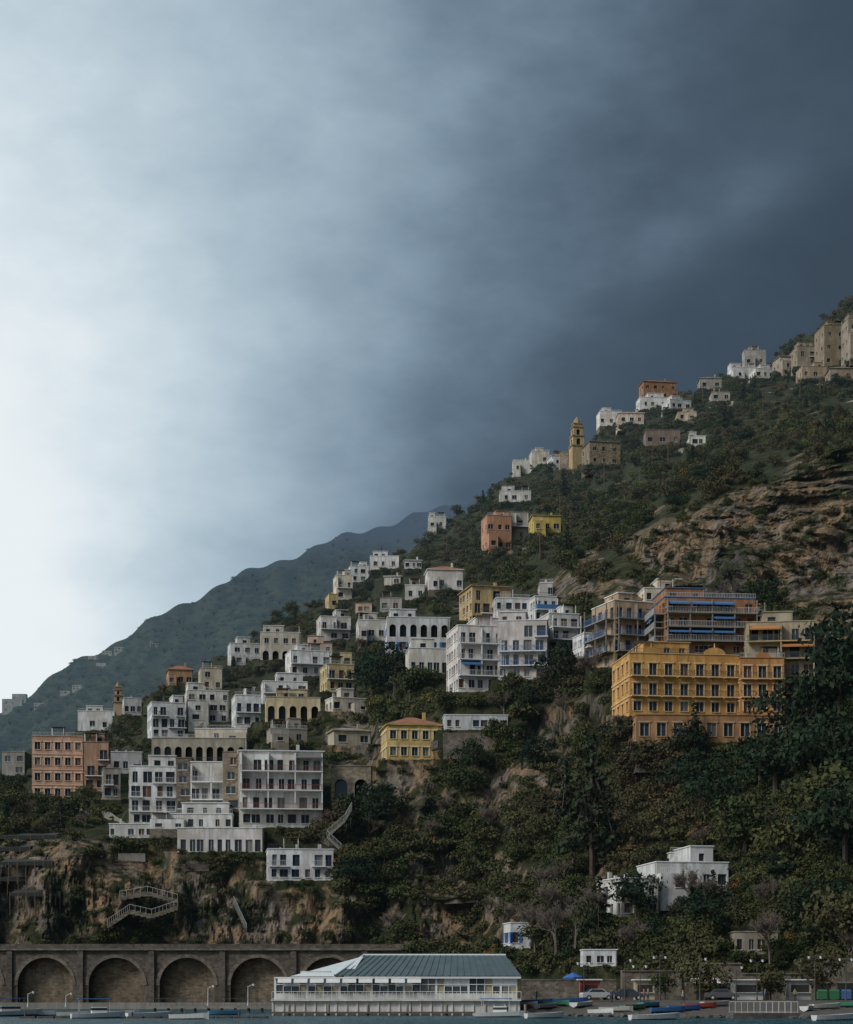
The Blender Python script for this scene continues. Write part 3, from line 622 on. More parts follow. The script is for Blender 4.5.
for _ in range(900):
    r=random.random()
    if r<.68: x=random.uniform(110,330); y=random.uniform(655,770)
    else: x=random.uniform(310,455); y=random.uniform(565,650)
    Dh=float(fieldD(x,y,False)); s=F/Dh; wv=random.uniform(6,11)*s; hh=random.choice([1,1,2])*3.3*s
    if y-hh<sil(x+wv/2)+2 or y-hh<sil(x)-2 or not free(x,x+wv,y-hh,y): continue
    c=random.choice([W2,W2,W3,W3,GR,(.5,.38,.3),(.54,.48,.36),(.45,.33,.28),(.6,.5,.44)])
    B('small_house',x,x+wv,y-hh,y,c,1 if hh<5*s else 2,random.choice([2,3]),yaw=random.uniform(-.1,.35),dep=6,roof=random.choice(['flat','flat','low','hip']),clutter=Dh<650); cnt+=1
    if cnt>=24: break
def bell_tower(px,yt,yb,wpx,col,name,off=3):
    D=float(fieldD(px,yb,False))-off; s=D/F; w=wpx*s; h=(yb-yt)*s; P=Parts(); m=wallmat(col,.7); t=wallmat(tuple(x*.6 for x in col),.4)
    zs=[0,.34,.56,.76]
    for i in range(4):
        z0=h*zs[i]; z1=h*(zs[i+1] if i<3 else .84); ww=w*(1-.12*i)/2
        if i in(1,2):
            for (o,u,n) in (((-ww,-ww),(1,0),(0,-1)),((-ww,ww),(0,-1),(-1,0)),((ww,-ww),(0,1),(1,0)),((ww,ww),(-1,0),(0,1))):
                archbay(P,'belfry',m,o,u,n,0,2*ww,z0,z0+(z1-z0)*.5,ww*.36,z1,.6,DARK,None,8)
        else: P.box('shaft',m,-ww,ww,-ww,ww,z0-(6 if i==0 else 0),z1)
        P.box('cornice',t,-ww-.35,ww+.35,-ww-.35,ww+.35,z1-.35,z1+.1)
    P.cyl('spire',m,0,0,h*.84+.1,h*.9,w*.3,w*.27,8); P.cyl('spire',t,0,0,h*.9,h*1.0,w*.27,w*.04,8); P.tube('cross',IRON,(0,0,h),(0,0,h+1.5),.1,.08)
    P.build(name,Wp(px,yb,D),.2); RECTS.append((px-wpx/2,px+wpx/2,yt,yb,D)); STAMPS.append((px-wpx/2,px+wpx/2,yt,yb,D,.9))
bell_tower(577,417,462,13,(.46,.36,.2),'church_bell_tower',30)
bell_tower(118,682,712,8,(.45,.34,.22),'small_bell_tower',8)
STAMPS.sort(key=lambda s:-s[4])
terrain('hillside',fieldD,sil,1006,-260,1150,800,400,TM)
terrain('distant_mountain',farD,fsil,900,-500,760,300,130,TM,False)
# terrace walls following contours
def level_wall(x0,x1,py,hm,mat,name='terrace_wall',off=.6):
    D0=float(fieldD(x0,py)); z0=CH+(H0-py)/F*D0
    xs=np.arange(x0,x1+1,3.); ys=np.full(len(xs),float(py))
    for _ in range(6):
        D=fieldD(xs,ys); ys=.5*ys+.5*(H0-(z0-CH)*F/D)
    D=fieldD(xs,ys); err=np.abs(H0-(z0-CH)*F/D-ys)
    if err.max()>1.8 or np.abs(np.diff(ys)).max()>2.5 or np.any(ys<sil(xs)+4) or np.ptp(ys)>.35*(x1-x0): return False
    D=D-off; D=np.convolve(np.pad(D,1,'edge'),np.ones(3)/3,'valid'); P=Parts(); X=(xs-CX)/F*D
    for i in range(len(xs)-1):
        a,b=(X[i],D[i]),(X[i+1],D[i+1])
        P.q('wall',mat,[(*a,z0-hm),(*b,z0-hm),(*b,z0),(*a,z0)]); P.q('wall',mat,[(*a,z0),(*b,z0),(b[0],b[1]+1.5,z0),(a[0],a[1]+1.5,z0)])
    P.build(name); return True
nw=0
for (a,b,c,d,n) in [(0,330,745,865,30),(100,420,620,740,45),(560,850,375,455,90),(-100,110,800,900,15),(430,640,480,600,40),(330,480,700,940,20)]:
    for i in range(n):
        x=random.uniform(a,b-20); nw+=bool(level_wall(x,x+random.uniform(10,36),random.uniform(c,d),random.uniform(1.2,2.4),random.choice([STONE,STONE,STONED,STONED,CONC])))
print('WALLS',nw)
def slope_wall(pts,hm,mat,name,road=0):
    xs=np.arange(pts[0][0],pts[-1][0]+.1,3.); ys=np.interp(xs,[p[0] for p in pts],[p[1] for p in pts]); D=fieldD(xs,ys); k=9
    D=np.convolve(np.pad(D,k//2,'edge'),np.ones(k)/k,'valid')-1.2; P=Parts(); Z=CH+(H0-ys)/F*D; X=(xs-CX)/F*D
    for i in range(len(xs)-1):
        a,b=(X[i],D[i]),(X[i+1],D[i+1])
        P.q('wall',mat,[(*a,Z[i]-hm),(*b,Z[i+1]-hm),(*b,Z[i+1]),(*a,Z[i])]); P.q('wall',mat,[(*a,Z[i]),(*b,Z[i+1]),(b[0],b[1]+.5,Z[i+1]),(a[0],a[1]+.5,Z[i])])
    P.build(name)
for pts,hm,mt in [([(640,458),(700,444),(770,427),(853,400),(900,385)],1.8,CONC),([(560,502),(620,482),(660,470)],2,STONE),([(690,412),(760,394),(853,378)],2.2,CONC),([(600,447),(650,440),(720,424),(790,404)],2,STONE),
    ([(470,560),(520,548),(580,540)],1.8,STONE),([(340,612),(380,592),(430,560)],1.5,STONED),([(110,742),(150,742)],2,STONE),([(60,806),(110,812),(150,840)],1.8,CONC),([(320,835),(350,852),(375,862)],1.2,STONE),([(445,895),(480,893),(520,902)],1.6,STONE)]:
    slope_wall(pts,hm,mt,'path_wall')
level_wall(443,528,734,5,STONE,'retaining_wall',2)
for (a,b,y) in [(-20,56,836),(-30,30,848),(0,52,862),(-25,40,878),(10,60,893)]:
    D=float(fieldD((a+b)/2,y))-4; s=D/F; x0=(a-CX)*s; x1=(b-CX)*s; P=Parts(); z=CH+(H0-y)*s; net=plain('black_netting',(.02,.024,.022),.9)
    P.q('netting',net,[(x0,D,z),(x1,D,z+.2),(x1,D+5,z+1),(x0,D+5,z+.8)]); P.q('netting',net,[(x0,D,z),(x1,D,z+.2),(x1,D-.05,z-.7),(x0,D-.05,z-.5)])
    for i in range(7):
        x=x0+(x1-x0)*i/6; P.cyl('poles',WOOD,x,D,z-4,z+.2,.07); P.cyl('poles',WOOD,x,D+4.8,z-2,z+1,.07)
    P.build('lemon_pergola')
def stairs(name,pts,wid,mat,thick=1.1):
    P=Parts(); Dc=min(float(fieldD(x,y)) for x,y in pts)-.5
    W3d=[Vector(Wp(x,y,Dc-.02*i)) for i,(x,y) in enumerate(pts)]
    for k,(a,b) in enumerate(zip(W3d[:-1],W3d[1:])):
        if b.x<a.x: a,b=b,a
        n=max(3,int(abs(b.z-a.z)/.25)+1); L_=b.x-a.x; y0=Dc+.03*k
        for i in range(n):
            z=a.z+(b.z-a.z)*((i+1) if b.z>a.z else i)/n
            P.box('steps',mat,a.x+L_*i/n,a.x+L_*(i+1)/n-.004,y0-wid/2,y0+wid+2,z-thick,z)
        o1=y0-wid/2-.05
        P.tube('handrail',RAILW,(a.x,o1,a.z+1),(b.x,o1,b.z+1),.04,.04,4)
        for i in range(n+1): t=i/n; x=a.x+L_*t; z=a.z+(b.z-a.z)*t; P.tube('balusters',RAILW,(x,o1,z-.1),(x,o1,z+1),.025,.025,4)
    P.build(name)
stairs('stone_staircase',[(108,925),(130,910),(152,915),(178,906)],1.2,STONE,.8); stairs('stone_staircase',[(178,900),(148,892),(120,897)],1.2,STONE,.8)
stairs('stone_staircase',[(342,850),(327,836),(345,820),(352,808)],1.4,CONC,.6); stairs('stone_staircase',[(234,902),(247,930)],1.2,STONE,.8)
# ---------------------------------------------------------------- viaduct
P=Parts(); VD=345.; VM=wallmat((.13,.115,.1),.8,'masonry'); VR=wallmat((.19,.17,.14),.5,'masonry'); VI=wallmat((.22,.18,.13),.9,'masonry')
cx0=(45-CX)/F*VD; bwid=12.25
for k in range(-8,6):
    cx=cx0+bwid*k; archbay(P,'wall',VM,(0,VD),(1,0),(0,-1),cx-bwid/2,cx+bwid/2,.2,4.1,4.75,10.1,2.2,VI,VR,18)
    P.box('pilasters',VM,cx-bwid/2-.5,cx-bwid/2+.5,VD-.45,VD-.003,.2,10.0)
x0,x1=cx0-bwid*8.5,cx0+bwid*5.5
P.box('string_course',VR,x0,x1,VD-.6,VD+.3,10.103,10.4); P.box('parapet',VM,x0,x1,VD-.3,VD,10.403,11.2)
P.q('side',VM,[(x1,VD,.2),(x1,VD+9,.2),(x1,VD+9,10.1),(x1,VD,10.1)])
P.box('quay_footing',CONC,x0,x1+2,VD-5,VD-.7,-1,1.1)
rail(P,(x0+60,VD+3),(1,0),(0,-1),0,22,0,11.2,WF,'bars',1.1,.6)
P.build('arched_viaduct')
P=Parts(); P.box('asphalt',plain('asphalt',(.05,.05,.052),.9),x0,x1,VD+.01,VD+13,10.0,10.35)
for i in range(30): P.box('centre_line',WF,x0+i*5.5,x0+i*5.5+3,VD+5,VD+5.15,10.354,10.358)
P.build('coast_road')
# ---------------------------------------------------------------- sea
m,nt,b=newmat('sea_water'); setc(b,(.012,.075,.1),.25); b.inputs['Specular IOR Level'].default_value=.3
g=nt.nodes.new('ShaderNodeNewGeometry'); mp=nt.nodes.new('ShaderNodeMapping'); mp.inputs['Scale'].default_value=(.5,1.0,1); nt.links.new(g.outputs['Position'],mp.inputs['Vector'])
n=nt.nodes.new('ShaderNodeTexNoise'); n.inputs['Scale'].default_value=.6; n.inputs['Detail'].default_value=7; nt.links.new(mp.outputs[0],n.inputs['Vector'])
bp=nt.nodes.new('ShaderNodeBump'); bp.inputs['Strength'].default_value=1; bp.inputs['Distance'].default_value=3.5; nt.links.new(n.outputs['Fac'],bp.inputs['Height']); nt.links.new(bp.outputs[0],b.inputs['Normal'])
me=bpy.data.meshes.new('sea'); me.from_pydata([(-9000,-3000,0),(9000,-3000,0),(9000,12000,0),(-9000,12000,0)],[],[(0,1,2,3)]); me.materials.append(m)
COL.objects.link(bpy.data.objects.new('sea',me))
sx=np.array([380,440,520,600,700,853,1150]); sd=np.array([262,244,234,220,210,202,200])
xs=np.linspace(385,1150,160); Vv=[]
for x in xs:
    d0=np.interp(x,sx,sd)
    for k,(t,z) in enumerate([(-.08,-1),(0,-.1),(.12,.25),(.35,.6),(.6,1.1),(.75,1.5),(1,1.7),(1.35,1.75)]):
        D=d0+(262-d0)*t; Vv.append(((x-CX)/F*D, D+ (random.uniform(-1,1) if 0<t<.7 else 0), z+(random.uniform(-.1,.1) if 0<t<.7 else 0)))
BM=wallmat((.085,.076,.065),.8,'shingle')
COL.objects.link(bpy.data.objects.new('beach_and_quay',mesh_np('beach',Vv,grid_quads(len(xs),8),[BM])))
QZ=1.75
def qpos(px,D): return ((px-CX)/F*D,D)
def bz(px,D):
    d0=np.interp(px,sx,sd); return float(np.interp((D-d0)/(262-d0),[0,.12,.35,.6,.75,1],[-.1,.25,.6,1.1,1.5,1.7]))
RM=wallmat((.1,.095,.085),.8,'rock')
def rocks(name,pts,r0,r1):
    bm=bmesh.new()
    for (x,y,z) in pts:
        r=random.uniform(r0,r1); q=bmesh.ops.create_icosphere(bm,subdivisions=1,radius=r)
        for v in q['verts']: v.co=Vector((v.co.x*random.uniform(.8,1.3)+x,v.co.y*random.uniform(.8,1.2)+y,v.co.z*random.uniform(.5,.8)+z))
    me=bpy.data.meshes.new(name); bm.to_mesh(me); bm.free(); me.materials.append(RM); COL.objects.link(bpy.data.objects.new(name,me))
rocks('shore_rocks',[((x-CX)/F*D,D,.1) for x in np.arange(400,870,2.5) for D in [np.interp(x,sx,sd)+random.uniform(-2,3)]],.2,.6)
# ---------------------------------------------------------------- harbour pavilion
PD=235.; s=PD/F
def X(px): return (px-CX)*s
def Zp(py): return CH+(H0-py)*s
P=Parts(); WM=wallmat((.68,.68,.66),.6)
m,nt,b=newmat('metal_roof'); setc(b,(.16,.23,.23),.45,.3)
tc=nt.nodes.new('ShaderNodeTexCoord'); wv=nt.nodes.new('ShaderNodeTexNoise'); wv.inputs['Scale'].default_value=.6; nt.links.new(tc.outputs['Object'],wv.inputs['Vector'])
cr=nt.nodes.new('ShaderNodeValToRGB'); cr.color_ramp.elements[0].color=(.045,.08,.088,1); cr.color_ramp.elements[1].color=(.12,.165,.17,1); nt.links.new(wv.outputs['Fac'],cr.inputs[0]); nt.links.new(cr.outputs[0],b.inputs['Base Color']); RG=m
z0,zf,ze,zr=Zp(1016),Zp(1001),Zp(976),Zp(956)
P.box('plinth',WM,X(272),X(520),PD,PD+16,-.8,zf)
for i in range(24): P.box('plinth_piers',WM,X(272)+i*1.24,X(272)+i*1.24+.18,PD-.12,PD-.003,-.5,zf-.05)
P.box('plinth_band',plain('dark_band',(.1,.11,.12),.6),X(272),X(520),PD-.06,PD-.003,z0,z0+.35)
P.box('deck',WM,X(271),X(521),PD-.5,PD+.5,zf+.003,zf+.18)
inn=plain('dim_interior',(.2,.16,.11),.8)
P.box('interior',inn,X(278),X(516),PD+6,PD+15,zf+.01,ze-.1)
gl,gt,gb=newmat('pavilion_glass'); setc(gb,(.05,.065,.07),.08); WG=plain('warm_lit_pane',(.36,.3,.2),.5)  # warm panes: brightness of the room behind painted into their base colour
nb=30
for i in range(nb+1):
    xx=X(275)+(X(517)-X(275))*i/nb; big=i%4==0
    P.box('mullions',WF,xx-(.12 if big else .04),xx+(.12 if big else .04),PD+.25,PD+.45,zf+.185,ze-.3)
    if i<nb:
        x2=X(275)+(X(517)-X(275))*(i+1)/nb; gm=gl if random.random()<.6 else random.choice([CURT,WG,WG])
        P.q('glazing',gm,[(xx,PD+.38,zf+.9),(x2,PD+.38,zf+.9),(x2,PD+.38,ze-.3),(xx,PD+.38,ze-.3)])
        if random.random()<.35: P.q('blinds',WF,[(xx+.05,PD+.3,ze-1.2),(x2-.05,PD+.3,ze-1.2),(x2-.05,PD+.3,ze-.3),(xx+.05,PD+.3,ze-.3)])
P.box('dado',WM,X(275),X(517),PD+.26,PD+.42,zf+.183,zf+.9); P.box('transom',WF,X(275),X(517),PD+.2,PD+.44,zf+1.9,zf+2.0)
P.box('fascia',WF,X(344),X(521),PD-.3,PD+.5,ze-.3,ze)
P.box('terrace_roof',WF,X(274),X(344)-.003,PD-.3,PD+7,ze-.3,ze-.12)
P.box('terrace_parapet',WM,X(300),X(330),PD+1,PD+5,ze-.117,ze+.6)
a=(X(335),PD-.4,ze+.02);b_=(X(521),PD-.4,ze+.02);c=(X(521),PD+15,ze+.02);d=(X(335),PD+15,ze+.02);r1=(X(362),PD+7,zr+.2);r2=(X(508),PD+7,zr+.2)
P.q('roof',RG,[a,b_,r2,r1]);P.q('roof',RG,[c,d,r1,r2]);P.q('roof',RG,[b_,c,r2])
wr=plain('white_roof_panel',(.6,.66,.68),.5); P.q('roof_end',wr,[d,a,r1])
for i in range(1,26):
    t=i/26; lx=a[0]+(b_[0]-a[0])*t; tx=r1[0]+(r2[0]-r1[0])*t
    P.tube('roof_seams',RG,(lx,PD-.4,ze+.05),(tx,PD+7,zr+.23),.06,.05,4)
P.tube('ridge_cap',wr,(r1[0],r1[1],r1[2]+.05),(r2[0],r2[1],r2[2]+.05),.14,.14,6); P.tube('hip_cap',wr,(a[0],a[1],a[2]+.05),(r1[0],r1[1],r1[2]+.05),.14,.14,6)
P.q('awning',wr,[(X(290),PD-.2,ze-.05),(X(350),PD-.2,ze-.05),(X(362),PD+6,zr+.1),(X(335),PD+6,ze+.9)])
aw=plain('canvas',(.62,.63,.62),.8)
for i in range(9): 
    x=X(278)+i*1.9; P.q('side_awnings',aw,[(x,PD-.31,ze-.32),(x+1.6,PD-.31,ze-.32),(x+1.6,PD-1.1,ze-.8),(x,PD-1.1,ze-.8)])
rail(P,(X(272),PD-.5),(1,0),(0,-1),0,X(521)-X(272),0,zf+.18,WF,'bars',.95,.5)
for i in range(7):
    x=X(290)+i*4.6; P.cyl('piles',CONC,x,PD-1.2,-1,zf-.4,.16)
P.box('boardwalk',WOOD,X(270),X(475),PD-2.2,PD-.8,.25,.45)
P.build('harbour_pavilion')
# ---------------------------------------------------------------- harbour props
def lamp(px,D,z,h,name='street_lamp',mat=IRON,arms=1):
    P=Parts(); P.cyl('base',mat,0,0,0,.5,.14,.1); P.cyl('post',mat,0,0,.5,h,.07,.045)
    for k in range(arms):
        sg=1 if k==0 else -1
        P.tube('arm',mat,(0,0,h-.1),(sg*.7,0,h+.25),.04,.03); P.cyl('lantern',WF,sg*.75,0,h+.0,h+.3,.12,.2)
    x,y=qpos(px,D); P.build(name,(x,y,z))
for (px,D,h) in [(584,255,4.6),(625,256,5),(660,262,5.5),(700,258,5.2),(757,258,5),(815,256,5.4),(736,250,4),(846,250,5),(640,240,4)]: lamp(px,D,QZ-.1,h,arms=random.choice([1,2]))
for (px,h) in [(66,1.6),(208,2.6),(248,2.8),(28,1.8)]: lamp(px,268,.8,h,'pier_lamp',RAILW,1)
def car(px,D,col,yaw=0):
    P=Parts(); m=plain('car_paint_%d'%int(col[0]*1000+col[2]*100),col,.25)
    prof=[(-2.1,.35),(-2.15,.75),(-2.0,.95),(-1.45,1.0),(-.95,1.42),(.55,1.45),(1.15,1.0),(1.95,.85),(2.1,.6),(2.1,.35)]
    wd=.82
    L_=[(x,-wd*(1 if z<1.05 else .82),z) for x,z in prof]; R_=[(x,wd*(1 if z<1.05 else .82),z) for x,z in prof]
    P.q('body',m,L_);P.q('body',m,R_)
    for i in range(len(prof)): 
        j=(i+1)%len(prof); P.q('body',m,[L_[i],L_[j],R_[j],R_[i]])
    for sg in(-1,1):
        P.q('side_windows',GLASS,[(-1.3,sg*.83,1.04),(.95,sg*.83,1.04),(.5,sg*.72,1.38),(-.9,sg*.72,1.38)])
        for wx in(-1.3,1.3):
            A=[(wx+.33*math.cos(t*.5236),sg*.86,.33+.33*math.sin(t*.5236)) for t in range(12)];Bq=[(a,sg*.66,c) for a,b,c in A]
            P.q('wheels',DARK,A)
            for t in range(12): P.q('wheels',DARK,[A[t],A[(t+1)%12],Bq[(t+1)%12],Bq[t]])
            P.q('hubs',RAILW,[(wx+.17*math.cos(t*.785),sg*.87,.33+.17*math.sin(t*.785)) for t in range(8)])
        P.box('lights',WF,1.95,2.12,sg*.6-.15,sg*.6+.15,.6,.75)
    P.q('windscreen',GLASS,[(.6,-.66,1.43),(.6,.66,1.43),(1.14,.74,1.05),(1.14,-.74,1.05)]); P.q('rear_window',GLASS,[(-1.0,-.66,1.42),(-1.0,.66,1.42),(-1.45,.74,1.04),(-1.45,-.74,1.04)])
    x,y=qpos(px,D); P.build('parked_car',(x,y,QZ),yaw)
for (px,D,c,y) in [(597,256,(.5,.52,.53),.2),(628,257,(.05,.06,.08),0),(722,257,(.1,.1,.11),0)]: car(px,D,c,y)
def boat(px,D,z,L,col,yaw=0,cabin=False,name='rowing_boat',inner=None):
    P=Parts(); m=plain('hull_%d'%int(col[0]*900+col[1]*90+col[2]*9),col,.4); n=9; secs=[]
    for i in range(n+1):
        t=i/n; x=(t-.5)*L; w=L*.17*math.sin(math.pi*min(1,(t*.75+.25)))**.6*(1 if t<.98 else .15); sh=.12*L*.4*(t**2)
        secs.append([(x,-w,.62+sh),(x,-w*.8,.22+sh*.5),(x,0,.0+sh*.6),(x,w*.8,.22+sh*.5),(x,w,.62+sh)])
    for a,b in zip(secs[:-1],secs[1:]):
        for k in range(4): P.q('hull',m,[a[k],a[k+1],b[k+1],b[k]])
        P.q('deck',inner or WOOD,[(a[0][0],a[0][1]*.93,a[0][2]-.12),(a[4][0],a[4][1]*.93,a[4][2]-.12),(b[4][0],b[4][1]*.93,b[4][2]-.12),(b[0][0],b[0][1]*.93,b[0][2]-.12)])
    P.q('transom',m,secs[0])
    for t in(.3,.55): P.box('thwarts',WOOD,(t-.5)*L-.12,(t-.5)*L+.12,-L*.14,L*.14,.55,.6)
    if cabin:
        P.box('cabin',WF,-L*.12,L*.15,-L*.1,L*.1,.6,1.3); P.box('cabin_glass',GLASS,-L*.123,L*.153,-L*.103,L*.103,.95,1.2)
        for a in(-.35,.2):
            for b in(-.1,.1): P.tube('canopy_posts',RAILW,(a*L,b*L,.6),(a*L,b*L,2.1),.03,.03,4)
        P.box('canopy',AWB,-L*.38,L*.22,-L*.13,L*.13,2.1,2.18)
    x,y=qpos(px,D); P.build(name,(x,y,z),yaw)
bc=[(.05,.15,.4),(.6,.62,.63),(.05,.25,.33),(.38,.08,.05),(.6,.6,.55),(.04,.12,.3),(.4,.4,.4),(.05,.2,.12)]
for i,px in enumerate([482,492,503,514,525,536,547,558,570,583]): D=243+i%3*4; boat(px,D,bz(px,D)-.05,4.4,bc[i%8],random.uniform(-1,1))
for i,px in enumerate([602,616,634,650,668,684,700,716,808,826,842]): D=224+(i%4)*5; boat(px,D,bz(px,D)-.05,3.9,bc[(i*3+1)%8],random.uniform(-1.2,1.2))
boat(8,225,-.1,8,(.65,.66,.66),.5,True,'motor_boat'); boat(40,228,-.12,4.5,(.6,.62,.62),.1,False,'dinghy'); boat(75,222,-.12,4,(.35,.36,.36),-.2,False,'dinghy'); boat(98,205,-.12,5.5,(.6,.61,.62),.3,True,'motor_boat'); boat(120,235,-.12,4.5,(.6,.6,.6),0,False,'dinghy'); boat(225,238,-.12,4,(.1,.25,.4),.3,False,'dinghy'); boat(150,210,-.12,5,(.62,.63,.63),.4,False,'dinghy'); boat(190,196,-.12,4.2,(.5,.5,.5),-.4,False,'dinghy')
boat(500,215,-.12,5.5,(.6,.61,.62),-.2,True,'motor_boat'); boat(545,206,-.12,4.2,(.55,.56,.57),.3,False,'dinghy'); boat(655,192,-.12,5,(.6,.6,.6),.2,False,'dinghy'); boat(835,188,-.12,4.4,(.55,.56,.57),.3,False,'dinghy')
P=Parts(); xa,_=qpos(150,265);xb,_=qpos(305,265)
P.box('deck',CONC,xa,xb,265,268,.65,.95)
for i in range(12): P.cyl('piles',STONED,xa+.6+i*(xb-xa-1)/11,265.5,-1.5,.65,.18)
rail(P,(xa,265),(1,0),(0,-1),0,xb-xa,0,.95,IRON,'bars',1.0,.7)
P.build('pier')
P=Parts(); xa,_=qpos(20,206);xb,_=qpos(270,206)
for i in range(14):
    a=xa+(xb-xa)*i/14; P.box('floats',STONED,a,a+(xb-xa)/14-.25,205.6+.3*(i%2),206.8+.3*(i%2),-.2,.2)
for i in range(0,14,3): P.cyl('bollards',IRON,xa+(xb-xa)*i/14+.5,206.2,.2,.65,.1)
P.build('floating_pontoon')
P=Parts(); xa,yy=qpos(622,272); xb,_=qpos(1100,272); WS=wallmat((.21,.19,.16),.9,'masonry')
hs=[5.6,6.6,5.2,7.2,6.2,5.4,7,6.4]; bwid2=(xb-xa)/8
for i in range(8):
    a=xa+i*bwid2; P.box('wall',WS,a,a+bwid2-.003,272+.3*(i%2),274,0,hs[i]); P.box('coping',STONE,a,a+bwid2-.01,271.8+.3*(i%2),274.2,hs[i]+.003,hs[i]+.2)
    for q in (2.0,5.0)[:1+i%2]:
        P.box('doorways',DARK,a+q,a+q+2.0,271.93+.3*(i%2),271.997+.3*(i%2),1.75,4.0); P.box('lintels',CONC,a+q-.2,a+q+2.2,271.85+.3*(i%2),271.99+.3*(i%2),4.003,4.25)
    if i in (1,4): P.q('awnings',aw if i==1 else GREEN,[(a+1,271.9,4.7),(a+5,271.9,4.7),(a+5,269.6,4.0),(a+1,269.6,4.0)])
P.build('harbour_retaining_wall')
P=Parts(); xa,_=qpos(525,268);xb,_=qpos(622,268); P.box('wall',WS,xa,xb,276,277,0,4.4); P.box('coping',STONE,xa,xb,275.9,277.1,4.403,4.6); P.build('harbour_wall')
def kiosk(px,D,w,c,h=2.6):
    P=Parts(); m=plain('kiosk_%d'%int(sum(c)*100),c,.6); P.box('body',m,-w/2,w/2,0,2.2,0,h); P.box('counter_opening',DARK,-w/2+.3,w/2-.3,-.02,-.003,1,2); P.box('counter',WF,-w/2+.2,w/2-.2,-.35,-.02,.92,.98)
    P.box('roof',WF,-w/2-.3,w/2+.3,-.5,2.5,h+.003,h+.15); x,y=qpos(px,D); P.build('kiosk',(x,y,QZ))
kiosk(590,264,2.6,(.35,.07,.05)); kiosk(748,266,4,(.5,.51,.5)); kiosk(645,266,2.6,(.4,.34,.25)); kiosk(800,266,3,(.3,.31,.3))
def parasol(px,D,c,h=3):
    P=Parts(); m=plain('parasol_%d'%int(c[0]*90+c[2]*900),c,.8); P.cyl('pole',WOOD,0,0,0,h,.04); P.cyl('base',CONC,0,0,0,.15,.35)
    for k in range(8):
        a=k*6.2832/8;b=(k+1)*6.2832/8; P.q('canopy',m,[(0,0,h),(1.3*math.cos(a),1.3*math.sin(a),h-.6),(1.3*math.cos(b),1.3*math.sin(b),h-.6)])
        P.q('canopy',m,[(1.3*math.cos(a),1.3*math.sin(a),h-.6),(1.3*math.cos(b),1.3*math.sin(b),h-.6),(1.3*math.cos(b),1.3*math.sin(b),h-.8),(1.3*math.cos(a),1.3*math.sin(a),h-.8)])
    x,y=qpos(px,D); P.build('parasol',(x,y,QZ))
parasol(573,262,(.03,.12,.4),3.6)
def bins(px,D,c):
    P=Parts(); m=plain('bin_%d'%int(c[0]*90+c[2]*900),c,.5); P.box('body',m,-.6,.6,-.4,.4,.15,1.1)
    P.q('lid',m,[(-.65,-.45,1.1),(.65,-.45,1.1),(.6,0,1.35),(-.6,0,1.35)]);P.q('lid',m,[(-.65,.45,1.1),(.65,.45,1.1),(.6,0,1.35),(-.6,0,1.35)])
    for a in(-.5,.5): P.box('wheels',DARK,a-.05,a+.05,-.35,-.2,0,.15)
    x,y=qpos(px,D); P.build('rubbish_bin',(x,y,QZ))
for px,c in[(822,(.03,.14,.06)),(834,(.03,.14,.06)),(846,(.05,.12,.3))]: bins(px,254,c)
P=Parts(); D=204; xa,_=qpos(735,D); xb,_=qpos(798,D)
for yy in (0,4): rail(P,(xa,D+yy),(1,0),(0,-1),0,xb-xa,0,.55,RAILW,'bars',1.2,.6)
P.box('deck',STONED,xa-.2,xb+.2,D-.2,D+4.3,-.3,.55); P.build('jetty_railing')
